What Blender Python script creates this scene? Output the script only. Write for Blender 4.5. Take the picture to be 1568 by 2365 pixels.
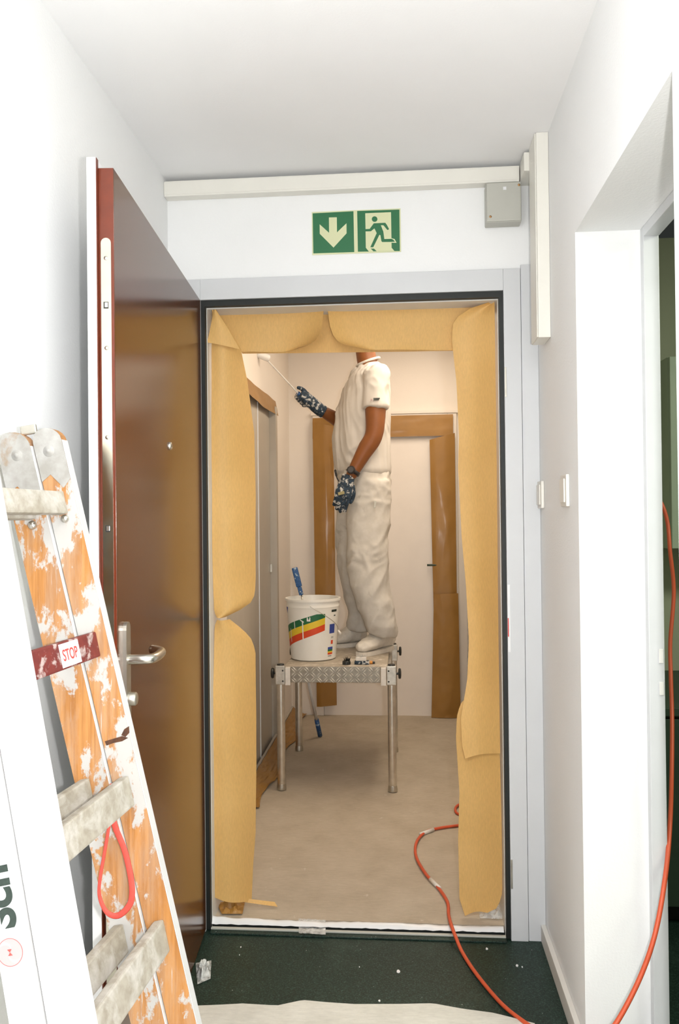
import bpy, bmesh, math, random
import numpy as np
from mathutils import Vector, Matrix, noise

for _o in list(bpy.data.objects):
    bpy.data.objects.remove(_o, do_unlink=True)
scene = bpy.context.scene
COL = scene.collection
random.seed(7)

# ------------------------------------------------------------------ camera
IW, IH = 1568.0, 2365.0
F_PX = 1854.4
YAW, PITCH, ROLL = 0.0792, 0.0087, -0.0106
CAM = Vector((0.6685, -2.6449, 1.3649))
_f = Vector((-math.sin(YAW) * math.cos(PITCH), math.cos(YAW) * math.cos(PITCH), math.sin(PITCH)))
_r0 = Vector((math.cos(YAW), math.sin(YAW), 0))
_u0 = _r0.cross(_f)
_r = math.cos(ROLL) * _r0 + math.sin(ROLL) * _u0
_u = -math.sin(ROLL) * _r0 + math.cos(ROLL) * _u0
cam_d = bpy.data.cameras.new('camera')
cam_d.sensor_fit = 'VERTICAL'
cam_d.sensor_height = 36.0
cam_d.sensor_width = 24.0
cam_d.lens = F_PX / IH * 36.0
cam_d.clip_start = 0.02
cam = bpy.data.objects.new('camera', cam_d)
COL.objects.link(cam)
cam.matrix_world = Matrix(((_r.x, _u.x, -_f.x, CAM.x), (_r.y, _u.y, -_f.y, CAM.y), (_r.z, _u.z, -_f.z, CAM.z), (0, 0, 0, 1)))
scene.camera = cam

# ------------------------------------------------------------------ light and exposure
scene.view_settings.view_transform = 'Standard'
scene.view_settings.look = 'None'
scene.view_settings.exposure = 0.0
scene.view_settings.gamma = 1.0
scene.view_settings.use_curve_mapping = False
world = bpy.data.worlds.new('world')
scene.world = world
world.use_nodes = True
world.node_tree.nodes['Background'].inputs[0].default_value = (0.5, 0.55, 0.5, 1)
world.node_tree.nodes['Background'].inputs[1].default_value = 0.05


def light(name, kind, loc, power, color, size=0.1, aim=None, size_y=None):
    d = bpy.data.lights.new(name, kind)
    d.energy = power
    d.color = color
    if kind == 'AREA':
        d.size = size
        d.shape = 'DISK'
        if size_y:
            d.shape = 'RECTANGLE'
            d.size_y = size_y
    else:
        d.shadow_soft_size = size
    o = bpy.data.objects.new(name, d)
    COL.objects.link(o)
    o.location = loc
    if aim is not None:
        o.rotation_euler = (Vector(aim) - Vector(loc)).to_track_quat('-Z', 'Y').to_euler()
    return o


# the camera's own flash, a hand's width to the right of the lens
flash_at = CAM + _r * 0.10 + _f * 0.02 + _u * 0.005
light('camera_flash', 'POINT', flash_at, 80.0, (1.0, 0.985, 0.97), 0.018)
# unseen fill added overhead in the hall to even out its walls
light('hall_fill_light', 'AREA', (0.66, -2.35, 2.46), 10.0, (1.0, 0.98, 0.96), 0.12, aim=(0.66, -2.35, 0))
# unseen panel added to brighten the painted room; dim ambient of the side room
light('room_fill_light', 'AREA', (0.80, 1.35, 2.575), 24.0, (1.0, 0.86, 0.70), 0.4, aim=(0.80, 1.35, 0), size_y=2.0)
light('side_room_light', 'AREA', (2.3, -1.3, 2.40), 26.0, (0.95, 1.0, 0.82), 0.5, aim=(2.2, -1.0, 0))


# ------------------------------------------------------------------ helpers
def P(x, y, X=None, Y=None, Z=None):
    d = _f + _r * ((x - IW / 2) / F_PX) - _u * ((y - IH / 2) / F_PX)
    if X is not None:
        t = (X - CAM.x) / d.x
    elif Y is not None:
        t = (Y - CAM.y) / d.y
    else:
        t = (Z - CAM.z) / d.z
    return CAM + d * t


ORG = {}


def empty(name, loc, label=None, cat=None, group=None, kind=None):
    o = bpy.data.objects.new(name, None)
    COL.objects.link(o)
    o.location = loc
    o.empty_display_size = 0.05
    ORG[o] = Vector(loc)
    return tag(o, label, cat, group, kind)


def tag(o, label=None, cat=None, group=None, kind=None):
    if label: o['label'] = label
    if cat: o['category'] = cat
    if group: o['group'] = group
    if kind: o['kind'] = kind
    return o


def obj(name, verts, faces, mat, parent=None, smooth=False, origin=None):
    vs = [Vector(v) for v in verts]
    if parent is not None:
        org = ORG[parent]
    elif origin is not None:
        org = Vector(origin)
    else:
        lo = Vector((min(v.x for v in vs), min(v.y for v in vs), min(v.z for v in vs)))
        hi = Vector((max(v.x for v in vs), max(v.y for v in vs), max(v.z for v in vs)))
        org = Vector(((lo.x + hi.x) / 2, (lo.y + hi.y) / 2, lo.z))
    me = bpy.data.meshes.new(name)
    me.from_pydata([tuple(v - org) for v in vs], [], faces)
    bm = bmesh.new(); bm.from_mesh(me)
    bmesh.ops.recalc_face_normals(bm, faces=bm.faces)
    bm.to_mesh(me); bm.free()
    if mat is not None:
        me.materials.append(mat)
    if smooth:
        me.shade_smooth()
    o = bpy.data.objects.new(name, me)
    COL.objects.link(o)
    ORG[o] = org
    if parent is not None:
        o.parent = parent
    else:
        o.location = org
    return o


class MB:
    """collects shapes that make up ONE part"""
    def __init__(s):
        s.v = []; s.f = []

    def add(s, v, f):
        n = len(s.v)
        s.v += [Vector(a) for a in v]
        s.f += [tuple(i + n for i in a) for a in f]
        return s

    def box(s, x0, x1, y0, y1, z0, z1, bev=0.0):
        return s.obox((0, 0, 0), (1, 0, 0), (0, 1, 0), (0, 0, 1), x0, x1, y0, y1, z0, z1, bev)

    def obox(s, o, ax, ay, az, x0, x1, y0, y1, z0, z1, bev=0.0):
        o = Vector(o); ax = Vector(ax); ay = Vector(ay); az = Vector(az)
        bm = bmesh.new()
        vs = [bm.verts.new((x, y, z)) for x in (x0, x1) for y in (y0, y1) for z in (z0, z1)]
        for q in ((0, 1, 3, 2), (4, 6, 7, 5), (0, 4, 5, 1), (2, 3, 7, 6), (0, 2, 6, 4), (1, 5, 7, 3)):
            bm.faces.new([vs[i] for i in q])
        if bev > 0:
            bmesh.ops.bevel(bm, geom=list(bm.edges), offset=bev, segments=2, affect='EDGES', profile=0.6)
        bm.verts.index_update()
        s.add([o + ax * v.co.x + ay * v.co.y + az * v.co.z for v in bm.verts], [tuple(v.index for v in f.verts) for f in bm.faces])
        bm.free()
        return s

    def cyl(s, p0, p1, r0, r1=None, seg=20, cap=True):
        r1 = r0 if r1 is None else r1
        p0 = Vector(p0); p1 = Vector(p1)
        a = (p1 - p0).normalized()
        b = a.orthogonal().normalized(); c = a.cross(b)
        vs = []; fs = []
        for p, r in ((p0, r0), (p1, r1)):
            for k in range(seg):
                t = 2 * math.pi * k / seg
                vs.append(p + (b * math.cos(t) + c * math.sin(t)) * r)
        for k in range(seg):
            fs.append((k, (k + 1) % seg, seg + (k + 1) % seg, seg + k))
        if cap:
            fs.append(tuple(range(seg))[::-1]); fs.append(tuple(range(seg, 2 * seg)))
        return s.add(vs, fs)

    def lathe(s, c, prof, seg=32, ax=(0, 0, 1)):
        c = Vector(c); a = Vector(ax).normalized()
        b = a.orthogonal().normalized(); d = a.cross(b)
        vs = []; fs = []
        for (r, h) in prof:
            for k in range(seg):
                t = 2 * math.pi * k / seg
                vs.append(c + a * h + (b * math.cos(t) + d * math.sin(t)) * r)
        for i in range(len(prof) - 1):
            for k in range(seg):
                fs.append((i * seg + k, i * seg + (k + 1) % seg, (i + 1) * seg + (k + 1) % seg, (i + 1) * seg + k))
        return s.add(vs, fs)

    def tube(s, pts, r, seg=10, sub=6, cap=True, flat=None):
        pts = smooth_path(pts, sub)
        n = len(pts)
        rr = r if callable(r) else (lambda t: r)
        up = None; vs = []; fs = []
        for i, p in enumerate(pts):
            t = (pts[min(i + 1, n - 1)] - pts[max(i - 1, 0)]).normalized()
            if up is None:
                up = t.orthogonal().normalized()
                if flat is not None:
                    up = Vector(flat)
            up = (up - t * up.dot(t)).normalized()
            w = t.cross(up)
            q = rr(i / max(1, n - 1))
            qa, qb = q if isinstance(q, tuple) else (q, q)
            for k in range(seg):
                a = 2 * math.pi * k / seg
                vs.append(p + up * math.cos(a) * qa + w * math.sin(a) * qb)
        for i in range(n - 1):
            for k in range(seg):
                fs.append((i * seg + k, i * seg + (k + 1) % seg, (i + 1) * seg + (k + 1) % seg, (i + 1) * seg + k))
        if cap:
            fs.append(tuple(range(seg))[::-1]); fs.append(tuple(range((n - 1) * seg, n * seg)))
        return s.add(vs, fs)

    def prism(s, poly, nrm, th):
        """closed polygon (3D points) pulled by th along nrm"""
        n = len(poly); nv = Vector(nrm).normalized() * th
        vs = [Vector(p) for p in poly] + [Vector(p) + nv for p in poly]
        fs = [tuple(range(n))[::-1], tuple(range(n, 2 * n))]
        fs += [(i, (i + 1) % n, n + (i + 1) % n, n + i) for i in range(n)]
        return s.add(vs, fs)

    def ball(s, c, rx, ry=None, rz=None, seg=16, rings=10, M=None):
        ry = rx if ry is None else ry; rz = rx if rz is None else rz
        c = Vector(c); vs = []; fs = []
        M = M or Matrix.Identity(3)
        for i in range(rings + 1):
            ph = math.pi * i / rings
            for k in range(seg):
                t = 2 * math.pi * k / seg
                vs.append(c + M @ Vector((rx * math.sin(ph) * math.cos(t), ry * math.sin(ph) * math.sin(t), rz * math.cos(ph))))
        for i in range(rings):
            for k in range(seg):
                fs.append((i * seg + k, i * seg + (k + 1) % seg, (i + 1) * seg + (k + 1) % seg, (i + 1) * seg + k))
        return s.add(vs, fs)

    def loft(s, rings, seg=24):
        """rings: (centre, axis_u, ru, axis_v, rv)"""
        vs = []; fs = []
        for (c, au, ru, av, rv) in rings:
            c = Vector(c); au = Vector(au); av = Vector(av)
            for k in range(seg):
                t = 2 * math.pi * k / seg
                vs.append(c + au * ru * math.cos(t) + av * rv * math.sin(t))
        n = len(rings)
        for i in range(n - 1):
            for k in range(seg):
                fs.append((i * seg + k, i * seg + (k + 1) % seg, (i + 1) * seg + (k + 1) % seg, (i + 1) * seg + k))
        fs.append(tuple(range(seg))[::-1]); fs.append(tuple(range((n - 1) * seg, n * seg)))
        return s.add(vs, fs)

    def build(s, name, mat, parent=None, smooth=False, origin=None):
        return obj(name, s.v, s.f, mat, parent, smooth, origin)


def smooth_path(pts, sub):
    pts = [Vector(p) for p in pts]
    if sub <= 1 or len(pts) < 3:
        return pts
    out = []
    for i in range(len(pts) - 1):
        p0 = pts[max(i - 1, 0)]; p1 = pts[i]; p2 = pts[i + 1]; p3 = pts[min(i + 2, len(pts) - 1)]
        for k in range(sub):
            t = k / sub
            out.append(0.5 * ((2 * p1) + (p2 - p0) * t + (2 * p0 - 5 * p1 + 4 * p2 - p3) * t * t + (3 * p1 - p0 - 3 * p2 + p3) * t ** 3))
    out.append(pts[-1])
    return out


def auto_smooth(o, deg=40):
    me = o.data
    me.shade_smooth()
    try:
        me.set_sharp_from_angle(angle=math.radians(deg))
    except Exception:
        pass
    return o


def remesh(o, voxel, smooth_iter=6, disp=None):
    """voxel-remesh a joined part into one continuous skin, smooth it, then displace"""
    m = o.modifiers.new('r', 'REMESH'); m.mode = 'VOXEL'; m.voxel_size = voxel
    if smooth_iter:
        m2 = o.modifiers.new('s', 'SMOOTH'); m2.factor = 0.5; m2.iterations = smooth_iter
    dg = bpy.context.evaluated_depsgraph_get()
    me = bpy.data.meshes.new_from_object(o.evaluated_get(dg))
    for mm in list(o.modifiers):
        o.modifiers.remove(mm)
    old = o.data
    mats = list(old.materials)
    o.data = me
    me.materials.clear()
    for a in mats:
        me.materials.append(a)
    org = ORG[o]
    if disp:
        ns = [v.normal.copy() for v in me.vertices]
        for v, n in zip(me.vertices, ns):
            v.co = v.co + n * disp(v.co + org, n)
    me.shade_smooth()
    return o


# ------------------------------------------------------------------ materials
def new_mat(name):
    m = bpy.data.materials.new(name)
    m.use_nodes = True
    nt = m.node_tree
    return m, nt, nt.nodes['Principled BSDF']


def node(nt, t, **kw):
    n = nt.nodes.new(t)
    for k, v in kw.items():
        if k.startswith('i_'):
            n.inputs[k[2:].replace('_', ' ')].default_value = v
        else:
            setattr(n, k, v)
    return n


def coords(nt, scale=(1, 1, 1), rot=(0, 0, 0)):
    tc = node(nt, 'ShaderNodeTexCoord')
    mp = node(nt, 'ShaderNodeMapping')
    mp.inputs['Scale'].default_value = scale
    mp.inputs['Rotation'].default_value = rot
    nt.links.new(tc.outputs['Object'], mp.inputs['Vector'])
    return mp.outputs['Vector']


def nz(nt, vec, scale, detail=4.0, rough=0.55, dist=0.0):
    n = node(nt, 'ShaderNodeTexNoise')
    n.inputs['Scale'].default_value = scale
    n.inputs['Detail'].default_value = detail
    n.inputs['Roughness'].default_value = rough
    n.inputs['Distortion'].default_value = dist
    nt.links.new(vec, n.inputs['Vector'])
    return n.outputs['Fac']


def ramp(nt, fac, stops):
    r = node(nt, 'ShaderNodeValToRGB')
    el = r.color_ramp.elements
    while len(el) < len(stops):
        el.new(0.5)
    for e, (p, c) in zip(el, stops):
        e.position = p
        e.color = (c[0], c[1], c[2], 1) if not isinstance(c, float) else (c, c, c, 1)
    nt.links.new(fac, r.inputs['Fac'])
    return r.outputs['Color']


def mixc(nt, fac, a, b):
    m = node(nt, 'ShaderNodeMix', data_type='RGBA')
    for sock, val in ((0, fac), (6, a), (7, b)):
        if hasattr(val, 'links'):
            nt.links.new(val, m.inputs[sock])
        elif sock == 0:
            m.inputs[0].default_value = val
        else:
            m.inputs[sock].default_value = (val[0], val[1], val[2], 1)
    return m.outputs[2]


def bump(nt, bsdf, h, strength, dist=0.01):
    b = node(nt, 'ShaderNodeBump')
    b.inputs['Strength'].default_value = strength
    b.inputs['Distance'].default_value = dist
    nt.links.new(h, b.inputs['Height'])
    nt.links.new(b.outputs['Normal'], bsdf.inputs['Normal'])


def plain(name, col, rough=0.5, metal=0.0, var=0.06, vscale=8.0, bmp=0.0, bscale=200.0, spec=0.5, coat=0.0):
    m, nt, b = new_mat(name)
    v = coords(nt)
    n = nz(nt, v, vscale)
    d = tuple(c * (1 - var) for c in col); l = tuple(min(1, c * (1 + var)) for c in col)
    nt.links.new(ramp(nt, n, [(0.3, d), (0.7, l)]), b.inputs['Base Color'])
    b.inputs['Roughness'].default_value = rough
    b.inputs['Metallic'].default_value = metal
    b.inputs['Specular IOR Level'].default_value = spec
    b.inputs['Coat Weight'].default_value = coat
    if bmp:
        bump(nt, b, nz(nt, v, bscale, 3), bmp, 0.004)
    return m


def splat(name, base, paint, scale, thr, rough=0.6, grain=None, rot=(0, 0, 0), soft=0.03, base2=None, bmp=0.15):
    """a coloured thing with dried paint blots on it"""
    m, nt, b = new_mat(name)
    v = coords(nt)
    if grain:
        vg = coords(nt, grain, rot)
        g = nz(nt, vg, 30, 5, 0.6)
        basec = ramp(nt, g, [(0.3, base2 or tuple(c * 0.6 for c in base)), (0.65, base)])
    else:
        g = nz(nt, v, scale * 2.3)
        basec = ramp(nt, g, [(0.35, base2 or tuple(c * 0.6 for c in base)), (0.65, base)])
    mask = ramp(nt, nz(nt, v, scale, 6, 0.62, 0.4), [(thr - soft, 0.0), (thr + soft, 1.0)])
    nt.links.new(mixc(nt, mask, basec, paint), b.inputs['Base Color'])
    b.inputs['Roughness'].default_value = rough
    bump(nt, b, mask, bmp, 0.002)
    return m


def wall_mat(name, col, bmp=0.25, bscale=160, rough=0.75):
    m, nt, b = new_mat(name)
    v = coords(nt)
    nt.links.new(ramp(nt, nz(nt, v, 3.0, 3), [(0.3, tuple(c * 0.975 for c in col)), (0.7, col)]), b.inputs['Base Color'])
    b.inputs['Roughness'].default_value = rough
    b.inputs['Specular IOR Level'].default_value = 0.25
    bump(nt, b, nz(nt, v, bscale, 4, 0.6), bmp, 0.003)
    return m


M = {}
M['wall'] = wall_mat('wall_paint', (0.87, 0.88, 0.88))
M['ceiling'] = wall_mat('ceiling_paint', (0.88, 0.885, 0.89), 0.1)
M['room_wall'] = wall_mat('room_wall_paint', (0.86, 0.795, 0.72), 0.2)
M['side_wall'] = wall_mat('side_room_paint', (0.44, 0.46, 0.345), 0.15)
M['casing'] = plain('grey_frame_lacquer', (0.62, 0.635, 0.65), 0.42, var=0.02)
M['frame_white'] = plain('frame_white', (0.72, 0.70, 0.65), 0.5, var=0.03)
M['trunk'] = plain('cream_plastic', (0.80, 0.785, 0.72), 0.4, var=0.02)
M['box_grey'] = plain('grey_plastic', (0.48, 0.48, 0.43), 0.45, var=0.03)
M['black'] = plain('black_rubber', (0.006, 0.009, 0.008), 0.55, var=0.2)
M['brown'] = plain('brown_door_laminate', (0.085, 0.022, 0.0015), 0.17, var=0.10, vscale=60, bmp=0.02, bscale=350, spec=0.55)
M['brown_edge'] = plain('red_brown_edge', (0.13, 0.019, 0.003), 0.35, var=0.1, vscale=40)
M['lock_plate'] = plain('lock_plate_steel', (0.50, 0.47, 0.38), 0.2, 1.0, var=0.05, vscale=30)
M['white_lac'] = plain('white_lacquer', (0.80, 0.81, 0.82), 0.35, var=0.02)
M['steel'] = plain('brushed_steel', (0.62, 0.60, 0.55), 0.28, 1.0, var=0.06, vscale=40)
M['steel_dull'] = plain('dull_steel', (0.55, 0.53, 0.47), 0.38, 1.0, var=0.10, vscale=30)
M['alu'] = plain('aluminium', (0.72, 0.70, 0.66), 0.30, 1.0, var=0.12, vscale=25)
M['alu_dark'] = plain('tread_plate', (0.30, 0.275, 0.23), 0.45, 0.8, var=0.2, vscale=40)
M['alu_bright'] = plain('tread_ridge', (0.85, 0.83, 0.78), 0.5, 0.5)  # relief contrast put into the colours: ridges brightened, plate darkened
M['alu_cast'] = plain('cast_aluminium', (0.55, 0.53, 0.48), 0.45, 0.8, var=0.18, vscale=40)
M['knob'] = plain('black_knob_plastic', (0.015, 0.018, 0.018), 0.35, var=0.2)
M['screw'] = plain('brass_screw', (0.50, 0.28, 0.12), 0.35, 0.9)
M['dark_hole'] = plain('dark_hole', (0.02, 0.02, 0.018), 0.6)
M['white_plastic'] = plain('white_plastic', (0.80, 0.79, 0.76), 0.38, var=0.02)
M['switch'] = plain('switch_plastic', (0.78, 0.76, 0.70), 0.4, var=0.02)
M['clamp_white'] = plain('clamp_plastic', (0.74, 0.70, 0.64), 0.5, var=0.08, vscale=40)
M['signglow'] = plain('sign_cream', (0.66, 0.68, 0.42), 0.45, var=0.02)
M['signgreen'] = plain('sign_green', (0.018, 0.145, 0.055), 0.45, var=0.05, vscale=300)
M['skin'] = plain('skin', (0.20, 0.062, 0.010), 0.5, var=0.08, vscale=20)
M['hair'] = plain('dark_hair', (0.02, 0.012, 0.008), 0.6, var=0.3, vscale=120, bmp=0.4, bscale=300)
M['cable'] = plain('orange_cable_rubber', (0.62, 0.095, 0.035), 0.45, var=0.06)
M['red_strap'] = plain('red_webbing', (0.72, 0.065, 0.045), 0.6, var=0.08, vscale=60, bmp=0.3, bscale=600)
M['red_line'] = plain('red_print', (0.62, 0.06, 0.05), 0.5)
M['pink_print'] = plain('pale_pink_print', (0.46, 0.30, 0.30), 0.5, var=0.03)
M['black_print'] = plain('black_print', (0.012, 0.025, 0.018), 0.5, var=0.3, vscale=200)
M['blue_print'] = plain('blue_print', (0.03, 0.06, 0.30), 0.5)
M['g_print'] = plain('green_print', (0.012, 0.13, 0.05), 0.45)
M['y_print'] = plain('yellow_print', (0.76, 0.55, 0.03), 0.45)
M['r_print'] = plain('red_band_print', (0.66, 0.06, 0.012), 0.45)
M['watch'] = plain('watch_black', (0.012, 0.012, 0.014), 0.35)
M['watch_dial'] = plain('watch_dial', (0.06, 0.06, 0.065), 0.3)
M['orange'] = plain('orange_plastic', (0.62, 0.25, 0.03), 0.5)
M['cabinet_green'] = plain('side_cabinet', (0.40, 0.47, 0.36), 0.5, var=0.04)
M['dark_green'] = plain('side_dark_green', (0.035, 0.06, 0.04), 0.5, var=0.1)
M['lamp_glass'] = plain('opal_glass', (0.85, 0.82, 0.75), 0.3)

M['stain'] = plain('dark_brown_stain', (0.07, 0.025, 0.008), 0.7, var=0.4, vscale=120)
M['glove_tag'] = plain('glove_tag', (0.30, 0.26, 0.12), 0.7, var=0.2, vscale=200)
M['glove'] = splat('painted_glove', (0.022, 0.05, 0.09), (0.56, 0.56, 0.54), 42, 0.56, 0.75, base2=(0.008, 0.018, 0.026))
M['blue_handle'] = splat('blue_handle', (0.02, 0.10, 0.30), (0.40, 0.50, 0.55), 50, 0.62, 0.5, base2=(0.015, 0.06, 0.16))
M['pole_white'] = plain('pole_white', (0.72, 0.71, 0.68), 0.4, var=0.06, vscale=30)
M['shirt'] = plain('white_cotton', (0.60, 0.57, 0.525), 0.85, var=0.03, vscale=10, bmp=0.15, bscale=900, spec=0.2)
M['trousers'] = splat('white_work_cotton', (0.60, 0.57, 0.52), (0.42, 0.39, 0.34), 14, 0.68, 0.85, base2=(0.55, 0.52, 0.465), bmp=0.0, soft=0.06)
M['shoe'] = plain('white_canvas', (0.70, 0.66, 0.59), 0.8, var=0.08, vscale=30, bmp=0.2, bscale=300)
M['bucket'] = plain('bucket_white', (0.80, 0.785, 0.73), 0.35, var=0.03, vscale=10)
M['paint_wet'] = plain('wet_white_paint', (0.83, 0.82, 0.79), 0.2, var=0.02)
M['bristle'] = plain('bristle', (0.52, 0.50, 0.46), 0.9, var=0.3, vscale=200)

ANG_LAD = math.atan(0.235)
def ladder_wood_mat():
    m, nt, b = new_mat('ladder_wood')
    v = coords(nt)
    vg = coords(nt, (4, 1, 0.14), (0, ANG_LAD, 0))
    wood = ramp(nt, nz(nt, vg, 32, 5, 0.6), [(0.3, (0.30, 0.115, 0.022)), (0.62, (0.46, 0.21, 0.058))])
    wash = ramp(nt, nz(nt, coords(nt, (2.2, 1, 0.5), (0, ANG_LAD, 0)), 9, 7, 0.7, 0.3), [(0.42, 0.0), (0.75, 0.65)])
    c1 = mixc(nt, wash, wood, (0.42, 0.34, 0.26))
    blot = ramp(nt, nz(nt, coords(nt, (1.4, 1, 0.75), (0, ANG_LAD, 0)), 11, 9, 0.66, 0.15), [(0.512, 0.0), (0.545, 1.0)])
    streak = ramp(nt, nz(nt, coords(nt, (5, 1, 0.22), (0, ANG_LAD, 0)), 17, 5, 0.6), [(0.63, 0.0), (0.67, 0.8)])
    c2 = mixc(nt, streak, c1, (0.46, 0.44, 0.41))
    nt.links.new(mixc(nt, blot, c2, (0.44, 0.43, 0.41)), b.inputs['Base Color'])
    b.inputs['Roughness'].default_value = 0.6
    bump(nt, b, blot, 0.15, 0.002)
    return m


M['ladder_wood'] = ladder_wood_mat()
M['ladder_white'] = splat('ladder_white', (0.60, 0.605, 0.61), (0.54, 0.53, 0.51), 6, 0.66, 0.55, base2=(0.57, 0.57, 0.57), bmp=0.05)
M['ladder_top'] = splat('ladder_top_painted', (0.38, 0.375, 0.36), (0.27, 0.16, 0.07), 14, 0.64, 0.6, base2=(0.28, 0.27, 0.245), soft=0.05)
M['rung'] = splat('rung_grey_wood', (0.38, 0.35, 0.29), (0.52, 0.50, 0.46), 20, 0.58, 0.75, base2=(0.29, 0.26, 0.205), soft=0.12, bmp=0.05)
M['rung_red'] = splat('rung_red', (0.17, 0.026, 0.02), (0.42, 0.33, 0.31), 26, 0.585, 0.6, base2=(0.13, 0.02, 0.018), soft=0.04)


def kraft_mat():
    m, nt, b = new_mat('kraft_paper')
    v = coords(nt)
    c = ramp(nt, nz(nt, v, 2.5, 3), [(0.3, (0.76, 0.465, 0.155)), (0.7, (0.82, 0.52, 0.19))])
    fib = ramp(nt, nz(nt, coords(nt, (1, 1, 0.25)), 260, 3), [(0.35, 0.86), (0.65, 1.0)])
    mm = node(nt, 'ShaderNodeMix', data_type='RGBA', blend_type='MULTIPLY')
    mm.inputs[0].default_value = 0.6
    nt.links.new(c, mm.inputs[6]); nt.links.new(fib, mm.inputs[7])
    nt.links.new(mm.outputs[2], b.inputs['Base Color'])
    b.inputs['Roughness'].default_value = 0.55
    b.inputs['Specular IOR Level'].default_value = 0.35
    bump(nt, b, nz(nt, v, 9, 3), 0.12, 0.02)
    tr = node(nt, 'ShaderNodeBsdfTranslucent')
    nt.links.new(mm.outputs[2], tr.inputs['Color'])
    mx = node(nt, 'ShaderNodeMixShader')
    mx.inputs[0].default_value = 0.12
    out = nt.nodes['Material Output']
    nt.links.new(b.outputs[0], mx.inputs[1]); nt.links.new(tr.outputs[0], mx.inputs[2])
    nt.links.new(mx.outputs[0], out.inputs['Surface'])
    return m


M['kraft'] = kraft_mat()


def kraft_film_mat():
    """masking paper with shiny film taped over it"""
    m, nt, b = new_mat('kraft_with_film')
    v = coords(nt)
    c = ramp(nt, nz(nt, v, 4, 3), [(0.3, (0.29, 0.140, 0.021)), (0.7, (0.36, 0.178, 0.030))])
    nt.links.new(c, b.inputs['Base Color'])
    b.inputs['Roughness'].default_value = 0.5
    b.inputs['Coat Weight'].default_value = 0.25
    b.inputs['Coat Roughness'].default_value = 0.18
    bump(nt, b, nz(nt, v, 7, 2, 0.5, 0.3), 0.25, 0.02)
    return m


M['kraft_film'] = kraft_film_mat()


def film_mat():
    m, nt, b = new_mat('clear_film')
    v = coords(nt)
    b.inputs['Base Color'].default_value = (0.85, 0.87, 0.86, 1)
    b.inputs['Roughness'].default_value = 0.15
    nt.links.new(ramp(nt, nz(nt, v, 30, 4), [(0.35, 0.15), (0.75, 0.75)]), b.inputs['Alpha'])
    bump(nt, b, nz(nt, v, 40, 3), 0.8, 0.01)
    return m


M['film'] = film_mat()


def floor_mat():
    m, nt, b = new_mat('dark_green_linoleum')
    v = coords(nt)
    base = ramp(nt, nz(nt, v, 190, 4, 0.8), [(0.40, (0.002, 0.008, 0.006)), (0.56, (0.014, 0.036, 0.026)), (0.72, (0.07, 0.13, 0.10))])
    dust = ramp(nt, nz(nt, v, 5, 5, 0.65), [(0.55, 0.0), (0.9, 0.3)])
    c1 = mixc(nt, dust, base, (0.10, 0.16, 0.13))
    vo = node(nt, 'ShaderNodeTexVoronoi')
    vo.inputs['Scale'].default_value = 55
    nt.links.new(v, vo.inputs['Vector'])
    sp = ramp(nt, vo.outputs['Distance'], [(0.05, 1.0), (0.09, 0.0)])
    pick = ramp(nt, nz(nt, v, 23, 1), [(0.60, 0.0), (0.66, 1.0)])
    mm = node(nt, 'ShaderNodeMath', operation='MULTIPLY')
    nt.links.new(sp, mm.inputs[0]); nt.links.new(pick, mm.inputs[1])
    nt.links.new(mixc(nt, mm.outputs[0], c1, (0.55, 0.58, 0.55)), b.inputs['Base Color'])
    b.inputs['Roughness'].default_value = 0.5
    b.inputs['Specular IOR Level'].default_value = 0.35
    return m


M['floor'] = floor_mat()


def fleece_mat(name, c0, c1, fuzz=500):
    m, nt, b = new_mat(name)
    v = coords(nt)
    a = ramp(nt, nz(nt, v, 6, 5, 0.6), [(0.3, c0), (0.7, c1)])
    f2 = ramp(nt, nz(nt, coords(nt, (0.35, 1.6, 1)), 90, 4, 0.7), [(0.3, 0.80), (0.7, 1.0)])
    mm = node(nt, 'ShaderNodeMix', data_type='RGBA', blend_type='MULTIPLY')
    mm.inputs[0].default_value = 0.7
    nt.links.new(a, mm.inputs[6]); nt.links.new(f2, mm.inputs[7])
    spot = ramp(nt, nz(nt, v, 16, 3), [(0.70, 0.0), (0.76, 0.5)])
    nt.links.new(mixc(nt, spot, mm.outputs[2], (0.72, 0.68, 0.60)), b.inputs['Base Color'])
    b.inputs['Roughness'].default_value = 0.95
    b.inputs['Specular IOR Level'].default_value = 0.1
    bump(nt, b, nz(nt, v, fuzz, 3), 0.3, 0.004)
    return m


M['fleece'] = fleece_mat('painter_fleece', (0.47, 0.395, 0.30), (0.56, 0.48, 0.375))
M['cloth'] = fleece_mat('light_fleece', (0.62, 0.60, 0.54), (0.74, 0.72, 0.66))

# ------------------------------------------------------------------ the setting
XL, XR, H = -0.1124, 1.1105, 2.508
T = 2.1013                    # top of the clear opening
YB = 2.857                    # far wall of the room being painted
IC = 2.60                     # its ceiling
Y1, Y2, ZS = -0.575, -1.3117, 2.085   # doorway in the right wall
RT = 0.166                    # thickness of the right wall
YH = -5.6                     # end of the hall behind the photographer

def struct(name, mb, mat, label, cat):
    return tag(mb.build(name, mat), label, cat, None, 'structure')

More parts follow.
